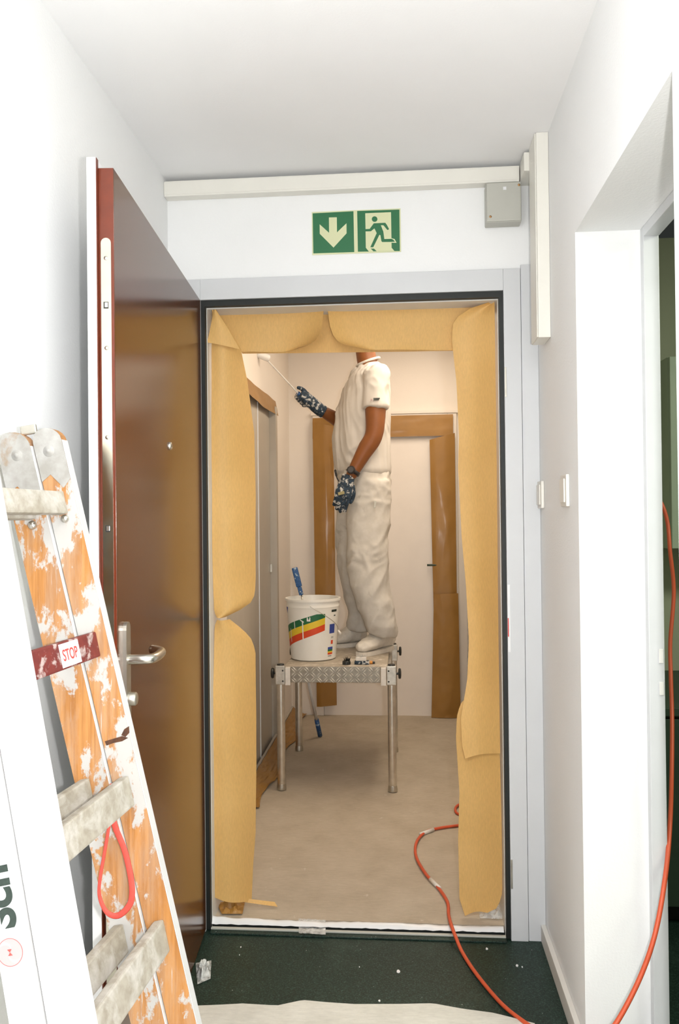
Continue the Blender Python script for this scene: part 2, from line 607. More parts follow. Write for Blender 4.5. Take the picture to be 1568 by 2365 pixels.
struct('floor', MB().box(XL - 0.12, 3.4, YH - 0.1, YB + 0.12, -0.08, 0.0), M['floor'], 'dark green speckled linoleum floor of the hall', 'floor')
struct('ceiling', MB().box(XL - 0.12, 3.4, YH - 0.1, 0.1, H, H + 0.1), M['ceiling'], 'plain white hall ceiling above the doorway', 'ceiling')
struct('ceiling_room', MB().box(XL - 0.12, XR + RT, 0.1, YB + 0.12, IC, IC + 0.1), M['room_wall'], 'pale ceiling of the room being painted', 'ceiling')
struct('wall_left', MB().box(XL - 0.12, XL, YH, 0.0, 0, H), M['wall'], 'white hall wall beside the open brown door', 'wall')
struct('wall_front', MB().box(XL - 0.12, 0.0 - 0.03, 0.0, 0.10, 0, IC).box(1.03, XR + RT, 0.0, 0.10, 0, IC).box(-0.03, 1.03, 0.0, 0.10, T + 0.03, IC),
       M['wall'], 'white wall around the doorway with the exit sign', 'wall')
struct('wall_right', MB().box(XR, XR + RT, Y1, 0.0, 0, H).box(XR, XR + RT, YH, Y2, 0, H).box(XR, XR + RT, Y2, Y1, ZS, H),
       M['wall'], 'textured white right hall wall with a side doorway', 'wall')
struct('wall_hall_end', MB().box(XL - 0.12, XR + RT, YH - 0.1, YH, 0, H), M['wall'], 'white end wall of the hall', 'wall')
# room being painted; left wall has a door recess
LD0, LD1, LDZ = 0.85, 2.20, 2.05
struct('wall_room_left', MB().box(XL - 0.12, XL, 0.10, LD0, 0, IC).box(XL - 0.12, XL, LD1, YB, 0, IC).box(XL - 0.12, XL, LD0, LD1, LDZ, IC),
       M['room_wall'], 'pale left wall of the painted room with a recessed door', 'wall')
struct('wall_room_right', MB().box(XR, XR + RT, 0.10, YB, 0, IC), M['room_wall'], 'pale right wall of the painted room', 'wall')
struct('wall_room_back', MB().box(XL - 0.12, XR + RT, YB, YB + 0.12, 0, IC), M['room_wall'], 'pale far wall of the painted room', 'wall')
# side room seen through the right doorway
SX, SY = 3.3, 0.75
struct('wall_side_back', MB().box(XR + RT, SX, SY, SY + 0.1, 0, H), M['side_wall'], 'dim green-grey wall of the side room', 'wall')
struct('wall_side_right', MB().box(SX, SX + 0.1, -3.0, SY + 0.1, 0, H), M['side_wall'], 'dim far side wall of the side room', 'wall')
struct('wall_side_front', MB().box(XR + RT, SX + 0.1, -3.1, -3.0, 0, H), M['side_wall'], 'dim near wall of the side room', 'wall')

# baseboards
bb = MB()
bb.box(XR - 0.016, XR, Y1 + 0.0, -0.010, 0.0, 0.055, 0.003)
struct('baseboard_right', bb, M['frame_white'], 'low cream baseboard along the right hall wall', 'baseboard')

# ------------------------------------------------------------------ frame of the main doorway
fr = empty('trim_1', (0.5, 0.0, 0.0), 'light grey steel door frame with a black rubber seal', 'door frame', None, 'structure')
MB().box(1.0, 1.055, -0.014, 0.0, 0.0, T + 0.070, 0.002).build('casing', M['casing'], fr)
MB().box(-0.055, 0.0, -0.014, 0.0, 0.0, T + 0.070, 0.002).build('casing', M['casing'], fr)
MB().box(0.0, 1.0, -0.0138, 0.0, T, T + 0.070, 0.002).build('casing', M['casing'], fr)
MB().box(1.0565, XR - 0.0005, -0.010, 0.0, 0.0, T + 0.082, 0.001).build('cover_strip', M['casing'], fr)
S = 0.014
MB().box(1.0 - S, 1.0, -0.006, 0.016, 0.004, T).build('rubber_seal', M['black'], fr)
MB().box(0.0, S, -0.006, 0.016, 0.004, T).build('rubber_seal', M['black'], fr)
MB().box(S, 1.0 - S, -0.006, 0.016, T - 0.020, T).build('rubber_seal', M['black'], fr)
MB().box(1.0 - S - 0.002, 1.03, 0.016, 0.17, 0.0, T + 0.03).build('jamb', M['frame_white'], fr)
MB().box(-0.03, S + 0.002, 0.016, 0.17, 0.0, T + 0.03).build('jamb', M['frame_white'], fr)
MB().box(S + 0.002, 1.0 - S - 0.002, 0.016, 0.17, T - 0.024, T + 0.03).build('head_jamb', M['frame_white'], fr)
for (u0, v0, v1, w, mt) in ((1166, 848, 917, 0.006, 'steel_dull'), (1172, 1350, 1506, 0.009, 'white_lac'), (1181, 1985, 2052, 0.006, 'steel_dull')):
    a = P(u0, v0, Y=-0.014); b = P(u0, v1, Y=-0.014)
    mb = MB().box(1.0005, 1.0005 + w, -0.0165, -0.0139, b.z, a.z, 0.0008)
    sp = mb.build('strike_plate', M[mt], fr)
    if mt == 'white_lac':
        MB().box(1.0006, 1.004, -0.0170, -0.0163, b.z + 0.05, b.z + 0.11).build('strike_slot', M['red_line'], sp)
# threshold
th = empty('threshold', (0.5, 0.02, 0.0), 'dark ridged threshold strip under the paper-masked doorway', 'threshold', None, 'structure')
MB().box(0.016, 0.984, -0.030, 0.10, 0.0, 0.006, 0.002).build('sill', M['floor'], th)
MB().box(0.016, 0.984, -0.010, 0.002, 0.006, 0.012, 0.002).build('ridge', M['box_grey'], th)
MB().box(0.016, 0.984, 0.010, 0.024, 0.006, 0.016, 0.002).build('ridge', M['black'], th)

# ------------------------------------------------------------------ the open brown door
A = 0.0739
DD = Vector((math.sin(A), -math.cos(A), 0))      # along the leaf from the hinge
DN = Vector((math.cos(A), math.sin(A), 0))       # out of the visible face
L = 1.026
door = empty('door_1', tuple(DD * 0.5), 'open brown door leaf with steel lever handle and white rim', 'door', None, 'structure')
Z3 = (0, 0, 1)
O0 = Vector((0, 0, 0)) - DN * 0.0
def leafbox(mb, s0, s1, n0, n1, z0, z1, bev=0.0015):
    return mb.obox(O0, DD, DN, Z3, s0, s1, n0, n1, z0, z1, bev)
leafbox(MB(), 0.016, L, -0.032, 0.0, 0.010, T - 0.001).build('leaf', M['brown'], door)
leafbox(MB(), 0.016, L + 0.014, -0.052, -0.0325, 0.010, T + 0.016).build('rebate_rim', M['white_lac'], door)
leafbox(MB(), L + 0.0005, L + 0.0135, -0.0325, -0.0312, 0.012, T + 0.015, 0.0003).build('rim_inner_edge', M['brown_edge'], door)
leafbox(MB(), L + 0.0002, L + 0.0010, -0.0310, -0.0004, 0.011, T - 0.002, 0.0002).build('edge_band', M['brown_edge'], door)
# face plate of the lock in the leaf's edge
zt = P(247, 548, Y=-1.03).z
fp = MB()
pl = []
c0 = O0 + DD * (L + 0.0010) - DN * 0.0162
wv = 0.0105
for k in range(9):
    a = math.pi * k / 8
    pl.append(c0 + DN * (wv * math.cos(a)) + Vector((0, 0, zt - wv + wv * math.sin(a))))
for k in range(9):
    a = math.pi + math.pi * k / 8
    pl.append(c0 + DN * (wv * math.cos(a)) + Vector((0, 0, 0.30 + wv + wv * math.sin(a))))
fp.prism(pl, DD, 0.0022)
fpo = fp.build('lock_face_plate', M['lock_plate'], door)
for v in (595, 803, 1010):
    z = P(247, v, Y=-1.03).z
    MB().lathe(c0 + DD * 0.0022 + Vector((0, 0, z)), [(0.0045, 0), (0.004, 0.001), (0.0, 0.0012)], 12, tuple(DD)).build('screw', M['steel'], fpo, True)
for v in (704, 1221):
    z = P(247, v, Y=-1.03).z
    MB().obox(c0 + Vector((0, 0, z)), DD, DN, Z3, 0.002, 0.0026, -0.0055, 0.0045, -0.007, 0.007).build('bolt_hole', M['dark_hole'], fpo)
    MB().obox(c0 + Vector((0, 0, z)), DD, DN, Z3, 0.0024, 0.0036, -0.0030, 0.0035, -0.0045, 0.0055, 0.0005).build('bolt_pin', M['steel'], fpo)
# escutcheon plate and lever
s_pl = 0.9685
pw = 0.017
pts = []
for k in range(11):
    a = math.pi * k / 10
    pts.append(O0 + DD * (s_pl + pw * math.cos(a)) + Vector((0, 0, 1.150 - pw + pw * math.sin(a))))
for k in range(11):
    a = math.pi + math.pi * k / 10
    pts.append(O0 + DD * (s_pl + pw * math.cos(a)) + Vector((0, 0, 0.915 + pw + pw * math.sin(a))))
esc = MB().prism(pts, DN, 0.008).build('escutcheon', M['steel_dull'], door)
zl = 1.069
lev = []
for (s, n) in ((s_pl, 0.006), (s_pl, 0.040), (s_pl - 0.012, 0.056), (s_pl - 0.05, 0.060), (s_pl - 0.095, 0.056), (s_pl - 0.122, 0.040), (s_pl - 0.132, 0.026)):
    lev.append(O0 + DD * s + DN * n + Vector((0, 0, zl)))
MB().tube(lev, 0.0105, 14, 6).build('lever_handle', M['steel'], door, True)
MB().lathe(O0 + DD * s_pl + DN * 0.008 + Vector((0, 0, 0.985)), [(0.0145, 0), (0.0145, 0.014), (0.012, 0.017), (0, 0.017)], 20, tuple(DN)).build('lock_cylinder', M['steel_dull'], door, True)
pz = 1.568
ph = MB().lathe(O0 + DD * 0.507 + Vector((0, 0, pz)), [(0.011, 0), (0.011, 0.004), (0.007, 0.006), (0.005, 0.004), (0, 0.004)], 18, tuple(DN)).build('peephole', M['steel'], door, True)
MB().lathe(O0 + DD * 0.507 + DN * 0.0042 + Vector((0, 0, pz)), [(0.0045, 0), (0.003, 0.001), (0, 0.0014)], 12, tuple(DN)).build('lens', M['dark_hole'], ph, True)
for z in (0.25, 1.05, 1.85):
    MB().cyl(Vector((-0.012, -0.020, z - 0.05)), Vector((-0.012, -0.020, z + 0.05)), 0.008).build('hinge', M['steel_dull'], door, True)

# ------------------------------------------------------------------ cable trunking, junction box, switches
tr = empty('cable_trunking', (0.5, -0.02, H - 0.08), 'cream plastic cable trunking under the ceiling over the doorway', 'trunking')
zt0 = 2.442
MB().box(XL + 0.0006, 1.052, -0.040, -0.0004, zt0, 2.493, 0.002).build('duct', M['trunk'], tr)
MB().box(1.055, XR - 0.0005, -0.1185, -0.0004, 2.442, 2.500, 0.002).build('corner_duct', M['trunk'], tr)
MB().box(XL + 0.0006, 1.045, -0.0415, -0.0402, zt0 + 0.006, 2.488, 0.0006).build('lid', M['trunk'], tr)
vd = empty('cable_duct', (1.09, -0.15, 1.90), 'cream upright cable duct high on the right hall wall', 'trunking')
MB().box(1.074, XR - 0.0005, -0.230, -0.120, 1.897, H - 0.0006, 0.002).build('duct', M['trunk'], vd)
MB().box(1.0705, 1.0738, -0.225, -0.120, 1.899, H - 0.001, 0.001).build('lid', M['trunk'], vd)
jb = empty('junction_box', (1.005, -0.03, 2.31), 'small grey junction box with brass screws beneath the trunking', 'junction box')
MB().box(0.944, 1.056, -0.052, -0.0004, 2.309, 2.436, 0.004).build('housing', M['box_grey'], jb)
MB().box(0.9455, 1.0545, -0.0560, -0.0521, 2.311, 2.4345, 0.003).build('lid', M['box_grey'], jb)
for (x, z) in ((0.957, 2.326), (1.048, 2.424)):
    MB().lathe((x, -0.056, z), [(0.0042, 0), (0.0035, 0.0015), (0, 0.002)], 12, (0, -1, 0)).build('screw', M['screw'], jb, True)
MB().box(0.998, 1.008, -0.0566, -0.0559, 2.410, 2.420).build('sticker', M['white_lac'], jb)

for (y0, y1, lab) in ((-0.085, -0.012, 'flat cream light switch in the wall corner beside the door frame'), (-0.470, -0.392, 'flat cream light switch midway to the side doorway')):
    sw = empty('light_switch', (XR, (y0 + y1) / 2, 1.39), lab, 'switch')
    MB().box(XR - 0.010, XR - 0.0004, y0, y1, 1.392, 1.478, 0.003).build('surround', M['switch'], sw)
    MB().box(XR - 0.0145, XR - 0.0102, y0 + 0.010, y1 - 0.010, 1.403, 1.467, 0.002).build('rocker', M['switch'], sw)

# ------------------------------------------------------------------ exit sign
SX0, SX1, SZ0, SZ1 = 0.377, 0.671, 2.2418, 2.3850
sg = empty('exit_sign', ((SX0 + SX1) / 2, 0, SZ0), 'green emergency exit sign with down arrow and running figure', 'sign')
MB().box(SX0, SX1, -0.0030, -0.0004, SZ0, SZ1, 0.0004).build('plate', M['signglow'], sg)
def sgp(x, y, d):
    u = (x - 172) / 1200.0
    v = (y - (160 - 40 * u)) / (607.0 - 15 * u)
    return Vector((SX0 + (SX1 - SX0) * u, d, SZ1 - (SZ1 - SZ0) * v))
def sign_poly(pts, d, mat, name):
    MB().prism([sgp(x, y, -d) for x, y in pts], (0, -1, 0), 0.00025).build(name, mat, sg)
sign_poly([(184, 180), (738, 155), (743, 722), (188, 745)], 0.0030, M['signgreen'], 'green_field')
sign_poly([(788, 152), (1356, 137), (1356, 703), (792, 717)], 0.0030, M['signgreen'], 'green_field')
sign_poly([(405, 240), (512, 238), (512, 450), (642, 322), (642, 462), (463, 662), (278, 468), (278, 335), (405, 455)], 0.0033, M['signglow'], 'arrow')
sign_poly([(897, 185), (1243, 172), (1246, 660), (1283, 703), (940, 713), (900, 662)], 0.0033, M['signglow'], 'door_shape')
sign_poly([(1240, 528), (1287, 540), (1313, 592), (1240, 590)], 0.0034, M['signglow'], 'foot_outline')
sign_poly([(1010, 325), (1165, 318), (1185, 345), (1214, 402), (1206, 414), (1190, 416), (1140, 352), (1105, 352), (1138, 440), (1150, 542), (1245, 538), (1270, 550), (1292, 577), (1245, 580), (1120, 582), (1110, 570), (1098, 490), (1085, 482), (1000, 655), (960, 655), (1048, 460), (1018, 395), (970, 435), (897, 437), (897, 405), (955, 402)], 0.0038, M['signgreen'], 'running_figure')
sign_poly([(1022 + 38 * math.cos(t), 267 + 38 * math.sin(t)) for t in [2 * math.pi * k / 24 for k in range(24)]], 0.0038, M['signgreen'], 'figure_head')
sign_poly([(965, 674), (1010, 674), (1045, 708), (1003, 711)], 0.0038, M['signgreen'], 'figure_shadow')

# ------------------------------------------------------------------ side doorway and side room
sf = empty('trim_2', (XR + RT, Y1, 0), 'grey door frame edge of the side doorway', 'door frame', None, 'structure')
x0 = XR + RT
MB().box(x0 - 0.006, x0 + 0.032, Y1 - 0.026, Y1 - 0.0004, 0, ZS - 0.0005, 0.002).build('jamb_lining', M['casing'], sf)
MB().box(x0 + 0.001, x0 + 0.032, Y1, Y1 + 0.05, 0, ZS, 0.002).build('casing', M['casing'], sf)
MB().box(x0 - 0.006, x0 + 0.032, Y2 + 0.002, Y1 - 0.028, ZS - 0.026, ZS - 0.0005, 0.002).build('head_lining', M['casing'], sf)
for (v0, v1) in ((1495, 1527), (1570, 1600)):
    a = P(1517, v0, Y=Y1); b = P(1517, v1, Y=Y1)
    MB().box(x0 + 0.018, x0 + 0.028, Y1 - 0.0285, Y1 - 0.026, b.z, a.z, 0.0006).build('strike_plate', M['white_plastic'], sf)
# wall cupboard and low dark box
a = P(1545, 822, Y=SY - 0.30); b = P(1547, 1268, Y=SY - 0.30)
wc = empty('wall_cupboard', (a.x + 0.4, SY - 0.15, b.z), 'pale green wall cupboard in the dim side room', 'cupboard')
MB().box(a.x, a.x + 0.8, SY - 0.28, SY - 0.0005, b.z, a.z, 0.002).build('body', M['cabinet_green'], wc)
MB().box(a.x + 0.002, a.x + 0.398, SY - 0.30, SY - 0.281, b.z + 0.002, a.z - 0.002, 0.002).build('door', M['cabinet_green'], wc)
MB().box(a.x + 0.402, a.x + 0.798, SY - 0.30, SY - 0.281, b.z + 0.002, a.z - 0.002, 0.002).build('door', M['cabinet_green'], wc)
lc = empty('low_dark_box', (1.9, SY - 0.3, 0), 'low dark green box in the dim side room', 'cupboard')
MB().box(1.34, 2.5, 0.12, SY - 0.0005, 0.06, 0.70, 0.003).build('body', M['dark_green'], lc)
MB().box(1.33, 2.51, 0.09, SY - 0.0005, 0.701, 0.73, 0.003).build('top', M['dark_green'], lc)
MB().box(1.36, 2.48, 0.16, SY - 0.0005, 0.0, 0.06).build('plinth', M['black'], lc)
for k in range(3):
    MB().box(1.345 + 0.385 * k, 1.345 + 0.385 * k + 0.38, 0.100, 0.119, 0.07, 0.69, 0.002).build('door', M['dark_green'], lc)

# ------------------------------------------------------------------ fleece on the floors
def grid_sheet(name, nx, ny, fn, mat, parent=None, thick=0.0, smooth=True):
    vs = []; fs = []
    for j in range(ny + 1):
        for i in range(nx + 1):
            vs.append(Vector(fn(i / nx, j / ny)))
    for j in range(ny):
        for i in range(nx):
            a = j * (nx + 1) + i
            fs.append((a, a + 1, a + nx + 2, a + nx + 1))
    if thick:
        n = len(vs)
        # offset copy along vertex normals, closed round the rim: a sheet with real thickness
        nr = [Vector() for _ in vs]
        for f in fs:
            a, b, c, d = (vs[i] for i in f)
            fnv = (c - a).cross(d - b)
            for i in f:
                nr[i] += fnv
        vs = vs + [v - nn.normalized() * thick for v, nn in zip(vs, nr)]
        fs2 = [tuple(i + n for i in reversed(f)) for f in fs]
        rim = [i for i in range(nx + 1)] + [j * (nx + 1) + nx for j in range(1, ny + 1)] + [ny * (nx + 1) + i for i in range(nx - 1, -1, -1)] + [j * (nx + 1) for j in range(ny - 1, 0, -1)]
        m = len(rim)
        fs = fs + fs2 + [(rim[k], rim[(k + 1) % m], rim[(k + 1) % m] + n, rim[k] + n) for k in range(m)]
    o = obj(name, vs, fs, mat, parent)
    if smooth:
        auto_smooth(o, 50)
    return o


def lerp_list(tab, t):
    """piecewise-linear lookup in [(t, value...)]"""
    if t <= tab[0][0]: return tab[0][1:]
    for a, b in zip(tab, tab[1:]):
        if t <= b[0]:
            k = (t - a[0]) / (b[0] - a[0])
            return tuple(x + (y - x) * k for x, y in zip(a[1:], b[1:]))
    return tab[-1][1:]


def fleece_fn(u, v):
    x = XL + 0.004 + (XR - XL - 0.008) * u
    y = 0.045 + (YB - 0.05) * v * 0.998
    z = 0.019 + 0.0025 * noise.noise(Vector((x * 5, y * 5, 0))) + 0.0012 * math.sin(y * 7 + x)
    for ys in (0.72, 1.62, 2.05):                      # overlapping lengths
        if y > ys: z += 0.0008
    return (x, y, z)
tag(grid_sheet('floor_fleece', 30, 60, fleece_fn, M['fleece'], None, 0.014), 'beige felt floor covering inside the room being painted', 'floor covering')

edge = [(0.0, 300, 2336), (0.10, 440, 2331), (0.2, 560, 2325), (0.28, 640, 2331), (0.36, 700, 2318), (0.44, 745, 2322), (0.55, 820, 2327), (0.66, 920, 2327), (0.76, 1000, 2325), (0.84, 1070, 2338), (0.92, 1140, 2348), (1.0, 1235, 2372)]
def cloth_fn(u, v):
    px, py = lerp_list(edge, u)
    p = P(px, py, Z=0.004)
    q = Vector((0.0 + 1.05 * u, -3.6, 0.004))
    r = p.lerp(q, v)
    r.z = 0.0078 + 0.0014 * noise.noise(Vector((r.x * 6, r.y * 6, 3))) + 0.003 * max(0, noise.noise(Vector((r.x * 3, r.y * 2, 8)))) * v
    r.x = min(r.x, XR - 0.03)
    return r
tag(grid_sheet('drop_cloth', 60, 40, cloth_fn, M['cloth'], None, 0.006), 'pale felt drop cloth lying on the green hall floor', 'drop cloth')

# ------------------------------------------------------------------ kraft paper on the near doorway
def px_sheet(name, Lt, Rt, label, bulge=0.02, nx=14, ny=40, wob=0.004, mat='kraft', seed=0.0, group='kraft paper masking the near door frame', curl=None):
    """Lt / Rt: [(t, u, v, Y)] along the left and right border; the sheet bows towards the room in between"""
    def fn(u, v):
        a = lerp_list(Lt, v); b = lerp_list(Rt, v)
        pa = P(a[0], a[1], Y=a[2]); pb = P(b[0], b[1], Y=b[2])
        p = pa.lerp(pb, u)
        d = bulge * math.sin(math.pi * u) + wob * noise.noise(Vector((p.x * 9 + seed, p.z * 5, seed)))
        if curl: d += curl(u, v)
        p.y += d
        return p
    o = grid_sheet(name, nx, ny, fn, M[mat], None, 0.0006)
    return tag(o, label, 'masking paper', group)

# left side, upper length
px_sheet('kraft_paper', [(0, 491, 716, 0.055), (0.14, 489, 800, 0.055), (0.5, 489, 1100, 0.055), (0.85, 492, 1360, 0.055), (0.96, 494, 1412, 0.055), (1, 500, 1426, 0.055)],
         [(0, 497, 716, 0.055), (0.06, 515, 738, 0.07), (0.15, 556, 806, 0.10), (0.25, 571, 880, 0.13), (0.4, 587, 1000, 0.15), (0.6, 590, 1150, 0.15), (0.85, 590, 1335, 0.15), (0.92, 588, 1374, 0.14), (0.96, 575, 1398, 0.12), (1, 520, 1425, 0.08)],
         'tall kraft paper sheet on the left jamb above the torn join', bulge=-0.030, wob=0.008)
# left side, lower length
px_sheet('kraft_paper', [(0, 502, 1431, 0.058), (0.03, 496, 1445, 0.058), (0.3, 492, 1600, 0.055), (0.7, 492, 1900, 0.055), (1, 492, 2070, 0.055)],
         [(0, 530, 1430, 0.085), (0.04, 562, 1455, 0.12), (0.08, 582, 1478, 0.14), (0.12, 590, 1505, 0.15), (0.5, 592, 1760, 0.15), (0.75, 590, 1920, 0.14), (0.9, 584, 2000, 0.13), (1, 581, 2080, 0.12)],
         'tall kraft paper sheet on the left jamb below the torn join', bulge=-0.030, wob=0.008, seed=3.0)
# tail lying out of the lower left length
px_sheet('kraft_paper', [(0, 540, 2071, 0.10), (1, 540, 2080, 0.10)], [(0, 634, 2083, 0.13), (1, 641, 2094, 0.12)],
         'short kraft paper tail at the foot of the left jamb', bulge=0.0, nx=10, ny=4, wob=0.002)
# folded corner top left
px_sheet('kraft_paper', [(0, 494, 716, 0.024), (1, 479, 791, 0.024)], [(0, 499, 716, 0.024), (0.5, 527, 760, 0.034), (1, 554, 807, 0.05)],
         'folded kraft paper corner at the top left of the doorway', bulge=-0.006, nx=10, ny=14, wob=0.003)
# header: back layer and two front lengths
px_sheet('kraft_paper', [(0, 492, 704, 0.128), (1, 560, 817, 0.132)], [(0, 1130, 692, 0.128), (1, 1046, 810, 0.132)],
         'long kraft paper strip hanging behind the two header sheets', bulge=0.004, nx=40, ny=10)
def curl_r(u, v): return -0.045 * max(0, (u - 0.72) / 0.28) ** 2 * (0.2 + v) - 0.010 * math.sin(6 * u + 1) * v
def curl_l(u, v): return -0.045 * max(0, (0.22 - u) / 0.22) ** 2 * (0.2 + v) - 0.010 * math.sin(5 * u) * v
px_sheet('kraft_paper', [(0, 494, 714, 0.10), (1, 556, 814, 0.115)], [(0, 749, 711, 0.10), (0.58, 746, 762, 0.11), (0.78, 741, 782, 0.115), (0.90, 732, 796, 0.12), (0.97, 716, 806, 0.12), (1, 694, 811, 0.12)],
         'kraft paper header sheet with a rounded corner, nearer the hinges', bulge=0.0, nx=30, ny=20, curl=curl_r)
px_sheet('kraft_paper', [(0, 756, 711, 0.10), (0.50, 764, 760, 0.11), (0.72, 772, 782, 0.115), (0.87, 783, 796, 0.12), (0.96, 801, 806, 0.12), (1, 826, 810, 0.12)], [(0, 1128, 699, 0.10), (1, 1050, 807, 0.115)],
         'kraft paper header sheet with a rounded corner, nearer the lock side', bulge=0.0, nx=34, ny=20, curl=curl_l)
# right side
px_sheet('kraft_paper', [(0, 1132, 697, 0.04), (0.012, 1095, 707, 0.055), (0.03, 1060, 727, 0.07), (0.05, 1046, 748, 0.08), (0.08, 1043, 782, 0.085), (0.17, 1054, 880, 0.10), (0.3, 1060, 1010, 0.11), (0.4, 1058, 1080, 0.12), (0.55, 1066, 1240, 0.12), (0.66, 1076, 1350, 0.12), (0.78, 1083, 1480, 0.12), (0.87, 1079, 1570, 0.12), (0.95, 1064, 1660, 0.10), (0.985, 1067, 1725, 0.09), (1, 1074, 1752, 0.085)],
         [(0, 1142, 697, 0.035), (0.08, 1143, 780, 0.035), (0.4, 1147, 1080, 0.035), (0.7, 1150, 1390, 0.035), (0.9, 1153, 1600, 0.035), (1, 1155, 1740, 0.035)],
         'tall kraft paper sheet hanging on the right jamb, ending at knee height', bulge=0.022, ny=60, seed=6)
px_sheet('kraft_paper', [(0, 1078, 1611, 0.13), (0.03, 1063, 1625, 0.13), (0.08, 1055, 1655, 0.13), (0.16, 1053, 1705, 0.13), (0.4, 1061, 1830, 0.12), (0.65, 1058, 1940, 0.12), (0.9, 1061, 2075, 0.10), (1, 1074, 2116, 0.09)],
         [(0, 1150, 1611, 0.05), (0.4, 1156, 1800, 0.05), (0.75, 1160, 1980, 0.05), (0.92, 1160, 2062, 0.05), (0.97, 1150, 2096, 0.055), (1, 1125, 2108, 0.065)],
         'kraft paper sheet at the foot of the right jamb', bulge=0.018, ny=40, seed=9)

# white tape along the threshold, crumpled film
def tape_fn(u, v):
    px = 474 + (1163 - 474) * u
    yt = 2107 + 27 * u + 3 * math.sin(9 * u) + (8 * max(0, 0.06 - u) / 0.06)
    p = P(px, yt, Y=0.012)
    w = 0.016 * (1 + 0.25 * math.sin(13 * u)) * (1 + 1.0 * max(0, 0.09 - u) / 0.09)
    return Vector((max(0.016, min(0.984, p.x)), 0.004 + 0.034 * v, 0.018 + w * (1 - (2 * v - 1) ** 2) * 0.6 + 0.003 * noise.noise(Vector((u * 40, v, 0)))))
tag(grid_sheet('masking_tape', 80, 8, tape_fn, M['white_lac'], None, 0.0008), 'rumpled white masking tape along the threshold', 'tape')
def tape2_fn(u, v):
    px = 690 + 62 * u; py = 2131 + 28 * v + 4 * u
    p = P(px, py, Z=0.008)
    p.z = (0.022 if v < 0.25 else 0.014) + 0.003 * noise.noise(Vector((u * 9, v * 9, 2)))
    return p
tag(grid_sheet('tape_patch', 14, 10, tape2_fn, M['film'], None, 0.0006), 'short translucent tape patch stuck across the threshold', 'tape')
def crumple(name, quad, Zb, hgt, mat, label, cat, seed, n=16):
    q = [P(u, v, Z=Zb) for u, v in quad]
    def fn(u, v):
        p = (q[0].lerp(q[1], u)).lerp(q[3].lerp(q[2], u), v)
        e = math.sin(math.pi * u) * math.sin(math.pi * v)
        k = noise.noise(Vector((u * 4 + seed, v * 4, seed)))
        p.z = Zb + 0.002 + hgt * max(0.0, 0.35 * e + 0.9 * k * e)
        p.x += 0.012 * noise.noise(Vector((u * 5, v * 5, seed + 4))) * e
        return p
    return tag(grid_sheet(name, n, n, fn, M[mat], None, 0.0006, smooth=False), label, cat)
crumple('plastic_scrap', [(500, 2086), (566, 2082), (560, 2112), (512, 2112)], 0.024, 0.07, 'kraft_film', 'crumpled brown paper and film under the left kraft sheet', 'scrap', 1.3)
crumple('plastic_scrap', [(1105, 2096), (1158, 2090), (1160, 2124), (1108, 2122)], 0.024, 0.05, 'film', 'crumpled clear film by the foot of the right kraft sheet', 'scrap', 4.1)
crumple('plastic_scrap', [(452, 2226), (488, 2220), (486, 2262), (456, 2275)], 0.002, 0.05, 'film', 'clear plastic scrap lying beside the brown door', 'scrap', 7.7)
for (u, v, w) in ((556, 2188, 3), (553, 2206, 2), (920, 2244, 7), (1124, 2192, 5), (1194, 2231, 5), (1206, 2234, 3), (876, 2312, 4), (830, 2234, 2), (1230, 2150, 4)):
    c = P(u, v, Z=0.0)
    s = w * 0.0008
    mb = MB().prism([c + Vector((s * math.cos(t) * random.uniform(0.7, 1.2), 1.6 * s * math.sin(t) * random.uniform(0.7, 1.2), 0.0002)) for t in [k * math.pi / 4 for k in range(8)]], (0, 0, 1), 0.0015)
    tag(mb.build('paint_flake', M['white_lac']), 'dried white paint flake on the green floor', 'paint flake', 'paint flakes on the hall floor')

# ------------------------------------------------------------------ far door and its masking
d2 = empty('door_2', (0.55, YB, 0), 'closed pale door on the far wall with a small handle', 'door', None, 'structure')
DX0, DX1, DZ = 0.055, 1.035, 2.075
M['far_door'] = plain('far_door_paint', (0.84, 0.77, 0.70), 0.45, var=0.02)
MB().box(DX0 + 0.06, DX1 - 0.06, YB - 0.012, YB - 0.0004, 0.022, DZ - 0.05, 0.001).build('leaf', M['far_door'], d2)
MB().box(DX0, DX0 + 0.058, YB - 0.026, YB - 0.0004, 0.022, DZ, 0.003).build('casing', M['room_wall'], d2)
MB().box(DX1 - 0.058, DX1, YB - 0.026, YB - 0.0004, 0.022, DZ, 0.003).build('casing', M['room_wall'], d2)
MB().box(DX0 + 0.058, DX1 - 0.058, YB - 0.026, YB - 0.0004, DZ - 0.055, DZ, 0.003).build('casing', M['room_wall'], d2)
MB().box(DX0 - 0.012, DX1 + 0.012, YB - 0.034, YB - 0.0004, DZ + 0.0005, DZ + 0.022, 0.003).build('cornice', M['room_wall'], d2)
hz = P(1000, 1305, Y=YB - 0.05)
hb = MB()
hb.tube([(hz.x + 0.03, YB - 0.013, hz.z), (hz.x + 0.03, YB - 0.045, hz.z), (hz.x + 0.02, YB - 0.052, hz.z), (hz.x - 0.04, YB - 0.052, hz.z)], 0.007, 10, 4)
hb.build('handle', M['dark_green'], d2, True)

